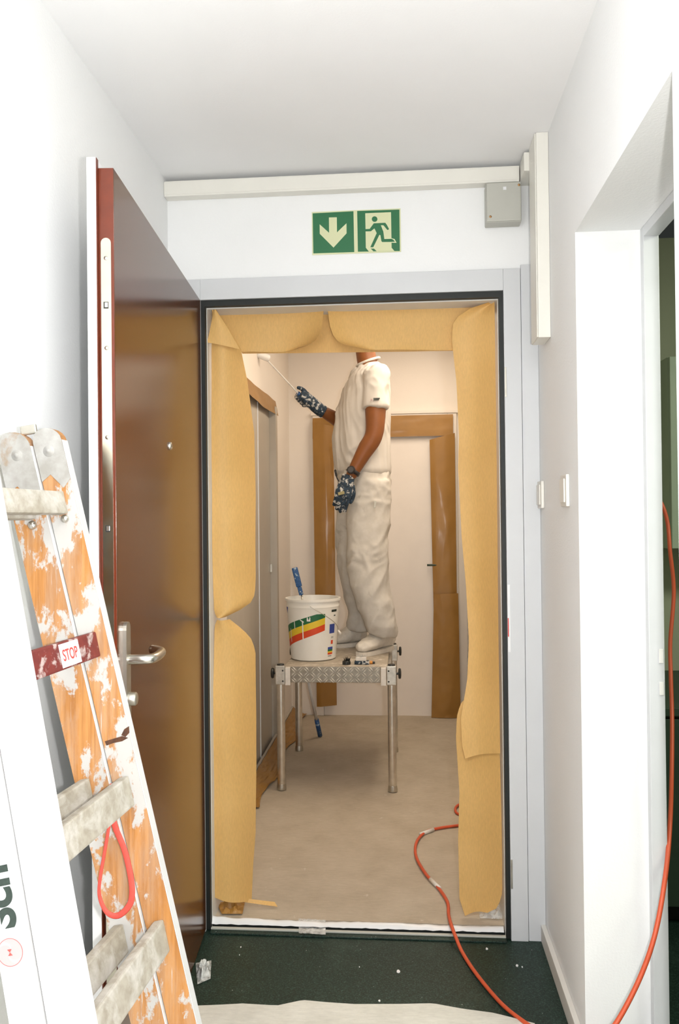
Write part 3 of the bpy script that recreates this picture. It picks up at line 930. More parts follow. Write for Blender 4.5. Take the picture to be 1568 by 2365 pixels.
def far_sheet(name, pts, Y, label, mat='kraft_film', wob=0.008, seed=0, n=(10, 40)):
    q = [P(u, v, Y=Y) for u, v in pts]     # tl, tr, br, bl
    def fn(u, v):
        p = (q[0].lerp(q[1], u)).lerp(q[3].lerp(q[2], u), v)
        p.y += -0.004 - abs(wob * noise.noise(Vector((u * 2.5 + seed, v * 6, seed)))) - 0.010 * math.sin(math.pi * u)
        p.z = max(p.z, 0.026)
        return p
    return tag(grid_sheet(name, n[0], n[1], fn, M[mat], None, 0.0006), label, 'masking paper', 'masking paper on the far door')
YF = YB - 0.036
far_sheet('masking_paper', [(722, 966), (1046, 957), (1046, 1006), (722, 1014)], YF, 'brown masking paper along the top of the far door frame', n=(30, 8))
far_sheet('masking_paper', [(722, 975), (770, 985), (778, 1628), (732, 1632)], YF - 0.012, 'brown masking paper down the far door frame behind the painter', seed=2)
far_sheet('masking_paper', [(992, 1016), (1050, 1000), (1056, 1500), (1003, 1480)], YF - 0.012, 'upper brown masking paper on the far door frame above its handle', seed=5)
far_sheet('masking_paper', [(1002, 1372), (1058, 1370), (1064, 1670), (996, 1674)], YF - 0.030, 'lower brown masking paper on the far door frame, reaching the floor', seed=8)
# paper flap on the right wall next to it
def rw_fn(u, v):
    y = 2.80 - 0.75 * u
    return Vector((XR - 0.006 - 0.010 * abs(noise.noise(Vector((u * 4, v * 5, 1)))) - 0.03 * v * v, y, 2.05 + (0.03 - 2.05) * v))
tag(grid_sheet('masking_film', 16, 30, rw_fn, M['film'], None, 0.0006), 'clear masking film hanging on the right wall of the painted room', 'masking film')

# ------------------------------------------------------------------ door in the left wall of the room
d3 = empty('door_3', (XL - 0.05, 1.5, 0), 'grey flush door recessed in the left wall of the painted room', 'door', None, 'structure')
M['left_door'] = plain('left_door_paint', (0.50, 0.455, 0.385), 0.4, var=0.03)
MB().box(XL - 0.06, XL - 0.014, LD0 + 0.002, 1.722, 0.02, LDZ - 0.002, 0.002).build('leaf', M['left_door'], d3)
MB().box(XL - 0.06, XL - 0.018, 1.732, LD1 - 0.06, 0.02, LDZ - 0.002, 0.002).build('leaf', M['left_door'], d3)
MB().box(XL - 0.0178, XL - 0.010, 1.723, 1.731, 0.02, LDZ - 0.003, 0.001).build('centre_strip', M['white_lac'], d3)
MB().box(XL - 0.06, XL + 0.022, LD1 - 0.058, LD1 - 0.0005, 0.02, LDZ - 0.002, 0.002).build('jamb', M['left_door'], d3)
MB().box(XL - 0.0178, XL - 0.005, LD1 - 0.09, LD1 - 0.075, 1.05, 1.10, 0.002).build('latch', M['steel_dull'], d3)
def flap_fn(u, v):
    y = 1.10 + (2.235 - 1.10) * u
    z = 2.085 - 0.090 * v - 0.006 * math.sin(u * 5)
    return Vector((XL + 0.006 + 0.020 * v * (0.6 + 0.4 * math.sin(u * 7)) + 0.004 * noise.noise(Vector((u * 6, v * 3, 5))), y, z))
tag(grid_sheet('masking_paper', 30, 8, flap_fn, M['kraft_film'], None, 0.0006), 'brown masking paper strip above the recessed left door', 'masking paper')
bbl = MB().box(XL + 0.0004, XL + 0.014, LD0 + 0.3, YB - 0.001, 0.022, 0.080, 0.003)
struct('baseboard_room_left', bbl, M['left_door'], 'grey baseboard along the left wall of the painted room', 'baseboard')
def fp_fn(u, v):
    y = 1.05 + (YB - 0.03 - 1.05) * v
    k = noise.noise(Vector((u * 4, y * 7, 2)))
    x = XL + 0.018 + (0.085 + 0.02 * math.sin(y * 9)) * u
    z = 0.030 + 0.045 * (1 - u) ** 2 + 0.016 * abs(k)
    return Vector((x, y, z))
tag(grid_sheet('masking_paper', 10, 70, fp_fn, M['kraft_film'], None, 0.0006, smooth=False), 'crumpled brown paper and film along the foot of the left wall', 'masking paper')

# ------------------------------------------------------------------ unseen housing added around the fill light of the painted room
lm = empty('fill_light_housing', (0.80, 1.35, IC - 0.02), 'long flat housing added above the painted room for its fill light', 'lamp')
MB().box(0.58, 1.02, 0.34, 2.36, IC - 0.018, IC - 0.0005, 0.003).build('housing', M['lamp_glass'], lm)

# ------------------------------------------------------------------ work platform
PZ = 0.636
wp = empty('work_platform', (0.325, 1.66, 0.02), 'aluminium work platform with tread-plate edge and black knobs', 'work platform')
LX = (0.050, 0.602); LY = (1.330, 2.000)
M['deck'] = splat('deck_plate', (0.46, 0.40, 0.32), (0.66, 0.60, 0.52), 18, 0.60, 0.6, base2=(0.36, 0.31, 0.24), bmp=0.05, soft=0.08)
MB().box(LX[0] + 0.02, LX[1] - 0.02, LY[0] - 0.012, LY[1] + 0.06, PZ - 0.016, PZ, 0.002).build('deck', M['deck'], wp)
for ix, x in enumerate(LX):
    for iy, y in enumerate(LY):
        sgn = -1 if ix == 0 else 1
        leg = MB().cyl((x, y, 0.050), (x, y, PZ - 0.09), 0.0205, seg=24).build('leg', M['alu'], wp)
        auto_smooth(leg, 40)
        MB().lathe((x, y, 0.023), [(0.0, 0), (0.0235, 0.0), (0.0235, 0.010), (0.0215, 0.028), (0.0, 0.028)], 24).build('leg_foot', M['steel_dull'], leg)
        br = MB().box(x - 0.024, x + 0.024, y - 0.024, y + 0.024, PZ - 0.090, PZ + 0.004, 0.004).build('corner_bracket', M['alu_cast'], wp)
        MB().cyl((x, y, PZ + 0.004), (x, y, PZ + 0.010), 0.019, 0.017).build('end_cap', M['knob'], br)
        kx = x + sgn * 0.024
        MB().lathe((kx, y, PZ - 0.036), [(0.006, 0), (0.006, 0.008), (0.024, 0.010), (0.027, 0.016), (0.024, 0.022), (0.010, 0.024), (0, 0.024)], 14, (sgn, 0, 0)).build('knob', M['knob'], br)
        if iy == 0:
            bx = x - sgn * 0.012
            for dz in (-0.020, -0.072):
                MB().lathe((x - sgn * 0.014, y - 0.024, PZ + dz), [(0.0045, 0), (0.004, 0.002), (0, 0.0025)], 10, (0, -1, 0)).build('bolt', M['dark_hole'], br)
            cx0 = x - sgn * 0.026; cx1 = x - sgn * 0.052
            MB().box(min(cx0, cx1), max(cx0, cx1), y - 0.028, y - 0.004, PZ - 0.092, PZ - 0.004, 0.003).build('plastic_clamp', M['clamp_white'], wp)
ex0, ex1 = LX[0] + 0.054, LX[1] - 0.054
fa = MB().box(ex0, ex1, LY[0] - 0.024, LY[0] - 0.0125, PZ - 0.078, PZ - 0.001, 0.002).build('tread_plate_edge', M['alu_dark'], wp)
tp = MB()
n_c, n_r = 14, 3
for r_ in range(n_r):
    for c_ in range(n_c):
        cx = ex0 + 0.016 + (ex1 - ex0 - 0.032) * c_ / (n_c - 1)
        cz = PZ - 0.078 + 0.013 + 0.0255 * r_
        t = math.radians(45 if (c_ + r_) % 2 else -45)
        for k in (-0.5, 0.5):
            ox, oz = math.sin(t) * 0.0105 * k, -math.cos(t) * 0.0105 * k
            a = Vector((math.cos(t), 0, math.sin(t))); b = Vector((math.sin(t), 0, -math.cos(t)))
            c = Vector((cx + ox, LY[0] - 0.0242, cz + oz))
            tp.add([c - a * 0.0165, c + b * 0.0027, c + a * 0.0165, c - b * 0.0027, c + Vector((0, -0.0034, 0)) - a * 0.004, c + Vector((0, -0.0034, 0)) + a * 0.004],
                   [(0, 1, 4), (1, 5, 4), (1, 2, 5), (2, 3, 5), (3, 4, 5), (3, 0, 4)])
tpo = tp.build('raised_tread', M['alu_bright'], fa); tag(tpo, kind='stuff')
for s in (0, 1):
    x = LX[s] + (0.016 if s == 0 else -0.016)
    MB().box(x - 0.010, x + 0.010, LY[0] + 0.026, LY[1] - 0.026, PZ - 0.075, PZ - 0.017, 0.002).build('side_rail', M['alu_cast'], wp)
MB().box(ex0, ex1, LY[1] + 0.008, LY[1] + 0.022, PZ - 0.078, PZ - 0.017, 0.002).build('back_rail', M['alu_cast'], wp)

# ------------------------------------------------------------------ paint bucket
BC = Vector((0.190, 1.557, PZ + 0.0008)); BH = 0.318; RB, RTp = 0.118, 0.139
def brad(h): return RB + (RTp - 0.0005 - RB) * (h - 0.006) / (BH - 0.051)
bk = empty('paint_bucket', BC, 'white plastic paint bucket with green, yellow and red stripes', 'bucket')
prof = [(0.0, 0.0), (RB - 0.008, 0.0), (RB, 0.006), (RTp - 0.0005, BH - 0.045), (RTp + 0.001, BH - 0.044), (RTp + 0.001, BH - 0.036), (RTp, BH - 0.035), (RTp, BH - 0.014), (RTp + 0.007, BH - 0.013), (RTp + 0.007, BH - 0.001), (RTp + 0.003, BH), (RTp - 0.003, BH - 0.001), (RTp - 0.004, BH - 0.012), (RB - 0.003, 0.03), (0.0, 0.03)]
auto_smooth(MB().lathe(BC, prof, 64).build('shell', M['bucket'], bk), 45)
MB().lathe(BC, [(0.0, 0.17), (brad(0.17) - 0.004, 0.17)], 40).build('paint_fill', M['paint_wet'], bk)
tocam = math.atan2(CAM.y - BC.y, CAM.x - BC.x)
def bpatch(name, a0, a1, h0, h1, mat, off=0.0006, n=24, parent=None):
    """printed patch on the bucket wall; h0, h1 may be functions of the angle (0..1)"""
    f0 = h0 if callable(h0) else (lambda t: h0)
    f1 = h1 if callable(h1) else (lambda t: h1)
    def fn(u, v):
        a = tocam + math.radians(a0 + (a1 - a0) * u)
        h = f0(u) + (f1(u) - f0(u)) * v
        r = brad(h) + off
        return BC + Vector((r * math.cos(a), r * math.sin(a), h))
    return grid_sheet(name, n, 3, fn, M[mat], parent or bk, 0.0003)
# angles: negative = left in view
def band(k0, k1):
    lo = lambda t: 0.056 + 0.103 * (t ** 0.9) + k0 * (0.037 - 0.004 * t)
    hi = lambda t: 0.056 + 0.103 * (t ** 0.9) + k1 * (0.037 - 0.004 * t)
    return lo, hi
for (k, mt, nm) in ((0, 'r_print', 'red_stripe'), (1, 'y_print', 'yellow_stripe'), (2, 'g_print', 'green_stripe')):
    lo, hi = band(k, k + 1)
    if k == 2:
        h2 = hi
        hi = (lambda t, h2=h2: min(h2(t), 0.2440))
    bpatch(nm, -88, 27, lo, hi, mt)
bpatch('blue_label', 40, 57, 0.140, 0.188, 'blue_print')
for i, (h0, h1, mt) in enumerate(((0.058, 0.070, 'blue_print'), (0.048, 0.058, 'g_print'), (0.041, 0.048, 'y_print'), (0.031, 0.041, 'r_print'))):
    bpatch('small_stripe', 37, 53, h0, h1, mt)
bpatch('red_mark', 46, 53, 0.084, 0.104, 'r_print')
bpatch('dark_mark', 46, 54, 0.114, 0.124, 'box_grey')
bpatch('dark_mark', 44, 62, 0.250, 0.262, 'black_print')
bpatch('dark_mark', 52, 58, 0.228, 0.234, 'black_print')
bpatch('dark_mark', 38, 50, 0.022, 0.025, 'black_print')
def blue_tri(t): return 0.24 + 0.03 * abs(2 * t - 1)
bpatch('blue_mark', -84, -70, blue_tri, 0.275, 'blue_print')
# paint drips on the stripes
for (a_, h0, h1, w) in ((-24, 0.088, 0.205, 1.3), (-62, 0.095, 0.165, 0.8), (-46, 0.165, 0.205, 1.0)):
    bpatch('paint_drip', a_ - w, a_ + w, h0, h1, 'paint_wet', 0.0013, 4)
bpatch('paint_drip', -30, -21, lambda t: 0.212 - 0.012 * t, lambda t: 0.217 - 0.010 * t, 'paint_wet', 0.0013, 6)
bpatch('paint_drip', -14, -6, 0.208, lambda t: 0.222 + 0.01 * math.sin(9 * t), 'paint_wet', 0.0013, 6)
# wire bail hanging down in front
bw = []
for k in range(13):
    t = k / 12
    a = tocam + math.radians(-6 + 86 * t)
    h = 0.285 - 0.135 * t
    r = brad(h) + 0.003 + 0.006 * math.sin(math.pi * t)
    bw.append(BC + Vector((r * math.cos(a), r * math.sin(a), h)))
bw += [bw[-1] + Vector((0.010, 0.004, -0.010)), bw[-1] + Vector((0.010, 0.0, -0.022))]
bl = MB().tube(bw, 0.0016, 8, 3).build('wire_handle', M['steel_dull'], bk, True)
MB().cyl(bw[-2] + Vector((-0.012, 0, 0.006)), bw[-1] + Vector((0.004, 0, -0.002)), 0.006).build('grip', M['clamp_white'], bl, True)
# paint brush standing in the bucket
b0 = P(680, 1311, Y=1.60); b1 = P(697, 1378, Y=1.60)
dv = (b1 - b0).normalized()
pb = empty('paint_brush', b1 + dv * 0.10, 'blue-handled brush standing in the striped bucket', 'brush')
side = dv.cross(Vector((0, 1, 0))).normalized()
MB().obox(b0, side, Vector((0, 1, 0)), dv, -0.0155, 0.0155, -0.009, 0.009, 0.0, 0.105, 0.005).build('handle', M['blue_handle'], pb, True)
MB().obox(b0, side, Vector((0, 1, 0)), dv, -0.011, 0.011, -0.008, 0.008, 0.105, 0.150, 0.003).build('neck', M['blue_handle'], pb, True)
MB().cyl(b0 + dv * 0.148, b0 + dv * 0.235, 0.004).build('rod', M['steel_dull'], pb, True)
MB().obox(b0, side, Vector((0, 1, 0)), dv, -0.030, 0.030, -0.010, 0.010, 0.235, 0.275, 0.003).build('bristles', M['bristle'], pb)

# ------------------------------------------------------------------ small tools on the platform
c = P(800, 1535, Z=PZ)
c.y = 1.375; c.z = PZ + 0.0006
rb = empty('round_brush', c, 'small round dark brush with bristles up on the platform edge', 'brush')
MB().lathe(c, [(0.0, 0), (0.021, 0), (0.021, 0.014), (0.018, 0.018), (0, 0.018)], 20).build('holder', M['knob'], rb)
tf = MB()
for k in range(26):
    a = random.uniform(0, 6.28); r = random.uniform(0.003, 0.016)
    q = c + Vector((r * math.cos(a), r * math.sin(a), 0.017))
    tf.cyl(q, q + Vector((0.5 * r * math.cos(a), 0.5 * r * math.sin(a), random.uniform(0.012, 0.022))), 0.0016, 0.0006, 5)
tag(tf.build('bristles', M['black'], rb), kind='stuff')
c = P(836, 1535, Z=PZ); c.y = 1.385; c.z = PZ + 0.0006
sb = empty('scrub_brush', c, 'paint-caked scrubbing brush lying by the shoe on the platform', 'brush')
MB().box(c.x - 0.038, c.x + 0.036, c.y - 0.020, c.y + 0.020, c.z, c.z + 0.017, 0.005).build('back', M['glove'], sb)
MB().box(c.x - 0.032, c.x + 0.022, c.y - 0.018, c.y + 0.018, c.z + 0.0172, c.z + 0.036, 0.004).build('caked_block', M['clamp_white'], sb)
tf = MB()
for k in range(60):
    q = Vector((c.x + random.uniform(-0.028, 0.019), c.y + random.uniform(-0.014, 0.014), c.z + 0.034))
    tf.cyl(q, q + Vector((random.uniform(-0.003, 0.003), random.uniform(-0.003, 0.003), random.uniform(0.006, 0.010))), 0.0022, 0.001, 5)
tag(tf.build('bristles', M['bristle'], sb), kind='stuff')
c2 = c + Vector((0.050, 0.0, 0.0))
ob = empty('tube_cap', c2, 'small orange and dark tube cap beside the scrubbing brush', 'cap')
MB().lathe(c2 + Vector((-0.012, 0, 0.008)), [(0.0, 0), (0.008, 0), (0.008, 0.014), (0, 0.014)], 14, (1, 0, 0)).build('cap', M['orange'], ob, False)
MB().lathe(c2 + Vector((0.002, 0, 0.008)), [(0.0, 0), (0.007, 0), (0.006, 0.012), (0, 0.013)], 14, (1, 0, 0)).build('tip', M['knob'], ob, False)

# blue-ended pole leaning at the back of the platform
pa = P(739, 1699, Z=0.030); pb_ = P(727, 1652, Y=pa.y - 0.08)
pc = P(709, 1560, Y=2.085)
dirp = (pc - pa).normalized()
lp = empty('roller_pole', pa, 'thin white pole with a blue grip leaning behind the platform', 'pole')
MB().cyl(pa + dirp * 0.13, pc, 0.010, 0.0085, 14).build('shaft', M['pole_white'], lp, True)
MB().cyl(pa, pa + dirp * 0.13, 0.0145, 0.0135, 16).build('grip', M['blue_handle'], lp, True)

# ------------------------------------------------------------------ the painter
FW = Vector((-math.cos(math.radians(14)), -math.sin(math.radians(14)), 0))   # facing
LF = Vector((0, 0, 1)).cross(FW)                                              # his left, towards the hall
UPV = Vector((0, 0, 1))
FT = PZ + 0.0006
def ring(u, v, Y, a, b, tilt=0.0):
    c = P(u, v, Y=Y)
    return (c, FW, a, LF, b)

torso = [ring(842, 1118, 1.83, 0.118, 0.170), ring(839, 1062, 1.83, 0.128, 0.165), ring(838, 1000, 1.83, 0.132, 0.165), ring(840, 940, 1.83, 0.128, 0.172),
         ring(846, 900, 1.83, 0.116, 0.180), ring(851, 872, 1.83, 0.092, 0.165), ring(853, 853, 1.83, 0.068, 0.100), ring(850, 838, 1.83, 0.056, 0.060)]
neck_t = P(842, 800, Y=1.83)
SL, EL, WL = P(871, 876, Y=1.665), P(864, 1003, Y=1.62), P(811, 1098, Y=1.60)
SR, ER, WR = P(836, 880, Y=1.985), P(806, 985, Y=2.08), P(737, 945, Y=1.96)
HLt, KL, AL = P(858, 1125, Y=1.745), P(850, 1300, Y=1.715), P(879, 1436, Y=1.705)
HRt, KR, AR = P(831, 1125, Y=1.925), P(824, 1300, Y=1.935), P(836, 1424, Y=1.96)

body = MB()
body.loft(torso)
body.tube([P(853, 856, Y=1.83), P(848, 838, Y=1.83), neck_t, neck_t + Vector((-0.012, -0.003, 0.06))], 0.056, 18, 5)
HC = neck_t + FW * 0.030 + Vector((0, 0, 0.118))
Mh = Matrix((FW, LF, UPV)).transposed()
body.ball(HC + Vector((0, 0, 0.022)) - FW * 0.010, 0.100, 0.077, 0.096, 24, 16, Mh)        # skull
body.ball(HC + FW * 0.028 - Vector((0, 0, 0.045)), 0.066, 0.058, 0.072, 20, 14, Mh)        # face and jaw
body.ball(HC + FW * 0.066 - Vector((0, 0, 0.092)), 0.022, 0.028, 0.020, 14, 10, Mh)        # chin
body.tube([HC + FW * 0.085 + Vector((0, 0, 0.008)), HC + FW * 0.105 - Vector((0, 0, 0.022)), HC + FW * 0.104 - Vector((0, 0, 0.036)), HC + FW * 0.085 - Vector((0, 0, 0.040))], lambda t: 0.009 + 0.006 * t, 12, 4)
body.ball(HC + FW * 0.086 + Vector((0, 0, 0.018)), 0.010, 0.050, 0.009, 14, 8, Mh)         # brow
body.ball(HC + FW * 0.090 - Vector((0, 0, 0.060)), 0.009, 0.024, 0.006, 12, 8, Mh)         # lips
body.ball(HC + FW * 0.089 - Vector((0, 0, 0.070)), 0.009, 0.021, 0.006, 12, 8, Mh)
for s in (-1, 1):
    body.ball(HC + LF * (0.079 * s) - FW * 0.012 - Vector((0, 0, 0.012)), 0.020, 0.008, 0.032, 12, 10, Mh)
def limb(a, b, c, r):
    pts = [a, a.lerp(b, 0.5), b, b.lerp(c, 0.4), c]
    def rf(t):
        return lerp_list([(0, r[0]), (0.25, r[1]), (0.5, r[2]), (0.7, r[3]), (1, r[4])], t)[0]
    body.tube(pts, rf, 18, 6)
    body.ball(a, r[0]); body.ball(c, r[4])
limb(SL, EL, WL, (0.058, 0.058, 0.049, 0.048, 0.030))
limb(SR, ER, WR, (0.056, 0.054, 0.046, 0.046, 0.030))
limb(HLt, KL, AL, (0.085, 0.080, 0.060, 0.056, 0.042))
limb(HRt, KR, AR, (0.085, 0.080, 0.060, 0.056, 0.042))
person = body.build('person', M['skin'], None, True, origin=(0.5, 1.83, FT))
tag(person, 'person in paint-spattered white work clothes standing on the platform, painting', 'person')
remesh(person, 0.010, 8)

hair = MB().ball(HC + Vector((0, 0, 0.034)) - FW * 0.020, 0.106, 0.083, 0.094, 24, 16, Mh)
hair.ball(HC - FW * 0.058 - Vector((0, 0, 0.030)), 0.050, 0.068, 0.062, 18, 12, Mh)
remesh(hair.build('hair', M['hair'], person), 0.008, 4, lambda p, n: 0.002 * noise.noise(p * 90))
for s in (-1, 1):
    e = MB().ball(HC + FW * 0.084 + LF * (0.032 * s) + Vector((0, 0, 0.002)), 0.0105, seg=12, rings=8).build('eye', M['white_plastic'], person, True)
    MB().ball(HC + FW * 0.0925 + LF * (0.032 * s) + Vector((0, 0, 0.002)), 0.0045, seg=10, rings=6).build('iris', M['dark_hole'], e, True)

def folds(amp, sc, stretch=(1, 1, 0.35), lean=0.0):
    def fn(p, n):
        x = p.x + lean * p.z
        q = Vector((x * sc * stretch[0], p.y * sc * stretch[1], p.z * sc * stretch[2]))
        q += Vector((0.6, 0.3, 0.9)) * noise.noise(p * 5)
        w1 = 1 - abs(noise.noise(q)) * 2.4
        w2 = 1 - abs(noise.noise(q * 2.1 + Vector((7, 3, 1)))) * 2.4
        return amp * (max(-0.6, w1) * 0.75 + max(-0.6, w2) * 0.35) - amp * 0.35
    return fn

# T-shirt
ts = MB()
tr_ = [ring(841, 1098, 1.83, 0.136, 0.178), ring(838, 1088, 1.83, 0.150, 0.190), ring(836, 1062, 1.83, 0.153, 0.184), ring(834, 1010, 1.83, 0.155, 0.182), ring(837, 955, 1.83, 0.148, 0.188), ring(844, 908, 1.83, 0.132, 0.196), ring(851, 874, 1.83, 0.105, 0.180), ring(854, 854, 1.83, 0.078, 0.115), ring(852, 842, 1.83, 0.062, 0.066)]
ts.loft(tr_)
def sleeve(a, b, k, r0, r1):
    e = a.lerp(b, k)
    ts.tube([a + Vector((0, 0, 0.012)), a.lerp(b, k * 0.5), e], lambda t: r0 + (r1 - r0) * t, 20, 5)
    ts.ball(a + Vector((0, 0, 0.010)), r0)
sleeve(SL, EL, 0.545, 0.073, 0.069)
sleeve(SR, ER, 0.60, 0.072, 0.068)
ts.tube([SL, P(856, 872, Y=1.83), SR], 0.068, 16, 4)
shirt = remesh(ts.build('t_shirt', M['shirt'], person), 0.0065, 6, folds(0.013, 9, (1, 1, 0.30), 0.25))
tag(shirt, 'white short-sleeved T-shirt')
# collar band
cb = []
for k in range(25):
    t = 2 * math.pi * k / 24
    c = P(850, 840, Y=1.83)
    cb.append(c + FW * (0.063 * math.cos(t)) + LF * (0.066 * math.sin(t)) + Vector((0, 0, 0.010 - 0.022 * math.cos(t))))
MB().tube(cb, 0.007, 8, 2).build('collar', M['shirt'], shirt, True)
# small print on the left sleeve
spc = SL.lerp(EL, 0.40) + Vector((0.0, -0.073, 0.0))
for (dx, dz, w, h, mt) in ((-0.022, -0.002, 0.007, 0.007, 'pink_print'), (0.006, 0.004, 0.034, 0.003, 'black_print'), (0.004, -0.003, 0.028, 0.003, 'black_print')):
    MB().box(spc.x + dx - w / 2, spc.x + dx + w / 2, spc.y - 0.006, spc.y + 0.004, spc.z + dz - h / 2, spc.z + dz + h / 2).build('sleeve_print', M[mt], shirt)
# trousers
tz = MB()
tz.loft([ring(838, 1082, 1.83, 0.140, 0.178), ring(841, 1110, 1.83, 0.146, 0.186), ring(843, 1150, 1.83, 0.142, 0.188), ring(844, 1178, 1.83, 0.118, 0.165)])
def leg_loft(tab):
    rs = []
    for (u, v, Y, a, b) in tab:
        rs.append((P(u, v, Y=Y), FW, a, LF, b))
    tz.loft(rs)
leg_loft([(858, 1110, 1.745, 0.105, 0.10), (853, 1180, 1.740, 0.117, 0.105), (850, 1250, 1.730, 0.115, 0.105), (849, 1310, 1.715, 0.110, 0.102), (858, 1370, 1.705, 0.102, 0.098), (871, 1415, 1.70, 0.092, 0.090), (879, 1445, 1.70, 0.088, 0.086), (884, 1458, 1.71, 0.078, 0.076), (887, 1470, 1.715, 0.064, 0.062)])
leg_loft([(828, 1110, 1.925, 0.105, 0.10), (823, 1180, 1.930, 0.117, 0.105), (820, 1250, 1.935, 0.112, 0.102), (824, 1310, 1.935, 0.104, 0.098), (830, 1370, 1.945, 0.092, 0.09), (836, 1415, 1.955, 0.080, 0.082), (837, 1445, 1.96, 0.088, 0.086), (838, 1455, 1.96, 0.088, 0.086)])
tro = remesh(tz.build('trousers', M['trousers'], person), 0.0075, 6, folds(0.011, 8, (1, 1, 0.7), -0.2))
tag(tro, 'loose white work trousers with paint spots')
MB().obox(P(866, 1165, Y=1.61), (1, 0, 0), (0, 1, 0), (0.1, 0, 1), -0.006, 0.006, -0.003, 0.01, -0.018, 0.018, 0.002).build('pocket_tool', M['box_grey'], tro)
# key strap at the belt
kp = [P(774, 1086, Y=1.74), P(776, 1095, Y=1.73), P(778, 1104, Y=1.73), P(783, 1112, Y=1.73)]
MB().tube(kp, lambda t: 0.006 if t < 0.45 else 0.0035, 8, 3).build('belt_strap', M['watch'], person, True)

# shoes
def shoe(heel, toe, label):
    d = (toe - heel); Ls = d.length; d.normalize(); sd = Vector((0, 0, 1)).cross(d)
    up = MB()
    ups = 1.18
    tab = [(0.00, 0.030, 0.006, 0.075), (0.06, 0.036, 0.004, 0.118), (0.22, 0.039, 0.004, 0.128), (0.42, 0.041, 0.004, 0.106), (0.62, 0.046, 0.004, 0.072), (0.80, 0.047, 0.004, 0.058), (0.93, 0.038, 0.005, 0.046), (1.0, 0.016, 0.010, 0.030)]
    rs = []
    for (t, w, z0, z1) in tab:
        c = heel + d * (Ls * t) + Vector((0, 0, 0.016 + (z0 + z1) / 2))
        rs.append((c + Vector((0, 0, (ups - 1) * (z1 - z0) / 2)), sd, w * 1.06, UPV, ups * (z1 - z0) / 2))
    up.loft(rs)
    o = remesh(up.build('shoe', M['shoe'], person), 0.007, 4, folds(0.004, 22, (1, 1, 1)))
    so = MB()
    n = 24; pl = []
    for k in range(n):
        t = 2 * math.pi * k / n
        s = 0.5 - 0.5 * math.cos(t)
        w = (0.040 + 0.012 * s) * math.copysign(abs(math.sin(t)) ** 0.6, math.sin(t))
        pl.append(heel + d * (-0.006 + (Ls + 0.012) * s) + sd * w)
    so.prism(pl, (0, 0, 1), 0.022)
    so.build('sole', M['shoe'], o)
    for k in range(4):
        c = heel + d * (Ls * (0.45 + 0.07 * k)) + Vector((0, 0, 0.122 - 0.014 * k))
        MB().tube([c - sd * 0.026 - Vector((0, 0, 0.006)), c, c + sd * 0.026 - Vector((0, 0, 0.006))], 0.0028, 6, 3).build('lace', M['clamp_white'], o, True)
    return tag(o, label)
hl = P(908, 1502, Z=FT); tl = P(833, 1512, Z=FT)
shoe(Vector((hl.x - 0.010, hl.y + 0.045, FT)), Vector((tl.x - 0.004, 1.60, FT)), 'white canvas shoe nearer the hall')
shoe(Vector((0.438, 2.005, FT)), Vector((0.262, 1.895, FT)), 'white canvas shoe behind the bucket')

# gloves
def finger(mb, pts, r0, r1):
    mb.tube(pts, lambda t: r0 + (r1 - r0) * t, 10, 4)
    mb.ball(pts[-1], r1, seg=10, rings=8); mb.ball(pts[0], r0, seg=10, rings=8)

def open_hand(name, wrist, tipdir, back, length):
    """relaxed hanging hand; back = outward normal of the back of the hand"""
    ax = tipdir.normalized(); nb = (back - ax * back.dot(ax)).normalized(); sd = ax.cross(nb)
    mb = MB()
    pl = length * 0.52
    rs = []
    for t, w, h in ((-0.18, 0.036, 0.032), (0.0, 0.036, 0.030), (0.35, 0.042, 0.026), (0.75, 0.047, 0.021), (1.0, 0.045, 0.017)):
        rs.append((wrist + ax * (pl * t), sd, w, nb, h))
    mb.loft(rs)
    for i, (o, ln) in enumerate(((-0.033, 0.44), (-0.011, 0.50), (0.011, 0.47), (0.032, 0.38))):
        b = wrist + ax * (pl * 0.92) + sd * o
        L_ = length * ln
        cr = 0.22 + 0.04 * i
        p1 = b + (ax * math.cos(cr) - nb * math.sin(cr)) * L_ * 0.42
        p2 = p1 + (ax * math.cos(cr * 2.2) - nb * math.sin(cr * 2.2)) * L_ * 0.33
        p3 = p2 + (ax * math.cos(cr * 3.0) - nb * math.sin(cr * 3.0)) * L_ * 0.25
        finger(mb, [b, p1, p2, p3], 0.0115, 0.0095)
    tb = wrist + ax * (pl * 0.30) - sd * 0.034 - nb * 0.006
    finger(mb, [tb, tb + ax * 0.030 - sd * 0.016 - nb * 0.010, tb + ax * 0.060 - sd * 0.020 - nb * 0.018, tb + ax * 0.082 - sd * 0.016 - nb * 0.022], 0.0145, 0.0105)
    return remesh(mb.build(name, M['glove'], person, True), 0.0042, 2)

gl = open_hand('glove', P(803, 1106, Y=1.598), P(779, 1190, Y=1.57) - P(803, 1106, Y=1.598), Vector((0.15, -1, 0.1)), 0.190)
tag(gl, 'paint-smeared dark blue work glove on the hanging hand')
# glove label
g0 = P(788, 1139, Y=1.565)
MB().obox(g0, Vector((1, 0, 0.25)).normalized(), Vector((0, 1, 0)), Vector((-0.25, 0, 1)).normalized(), -0.017, 0.017, -0.003, 0.006, -0.008, 0.008, 0.001).build('glove_label', M['glove_tag'], gl)
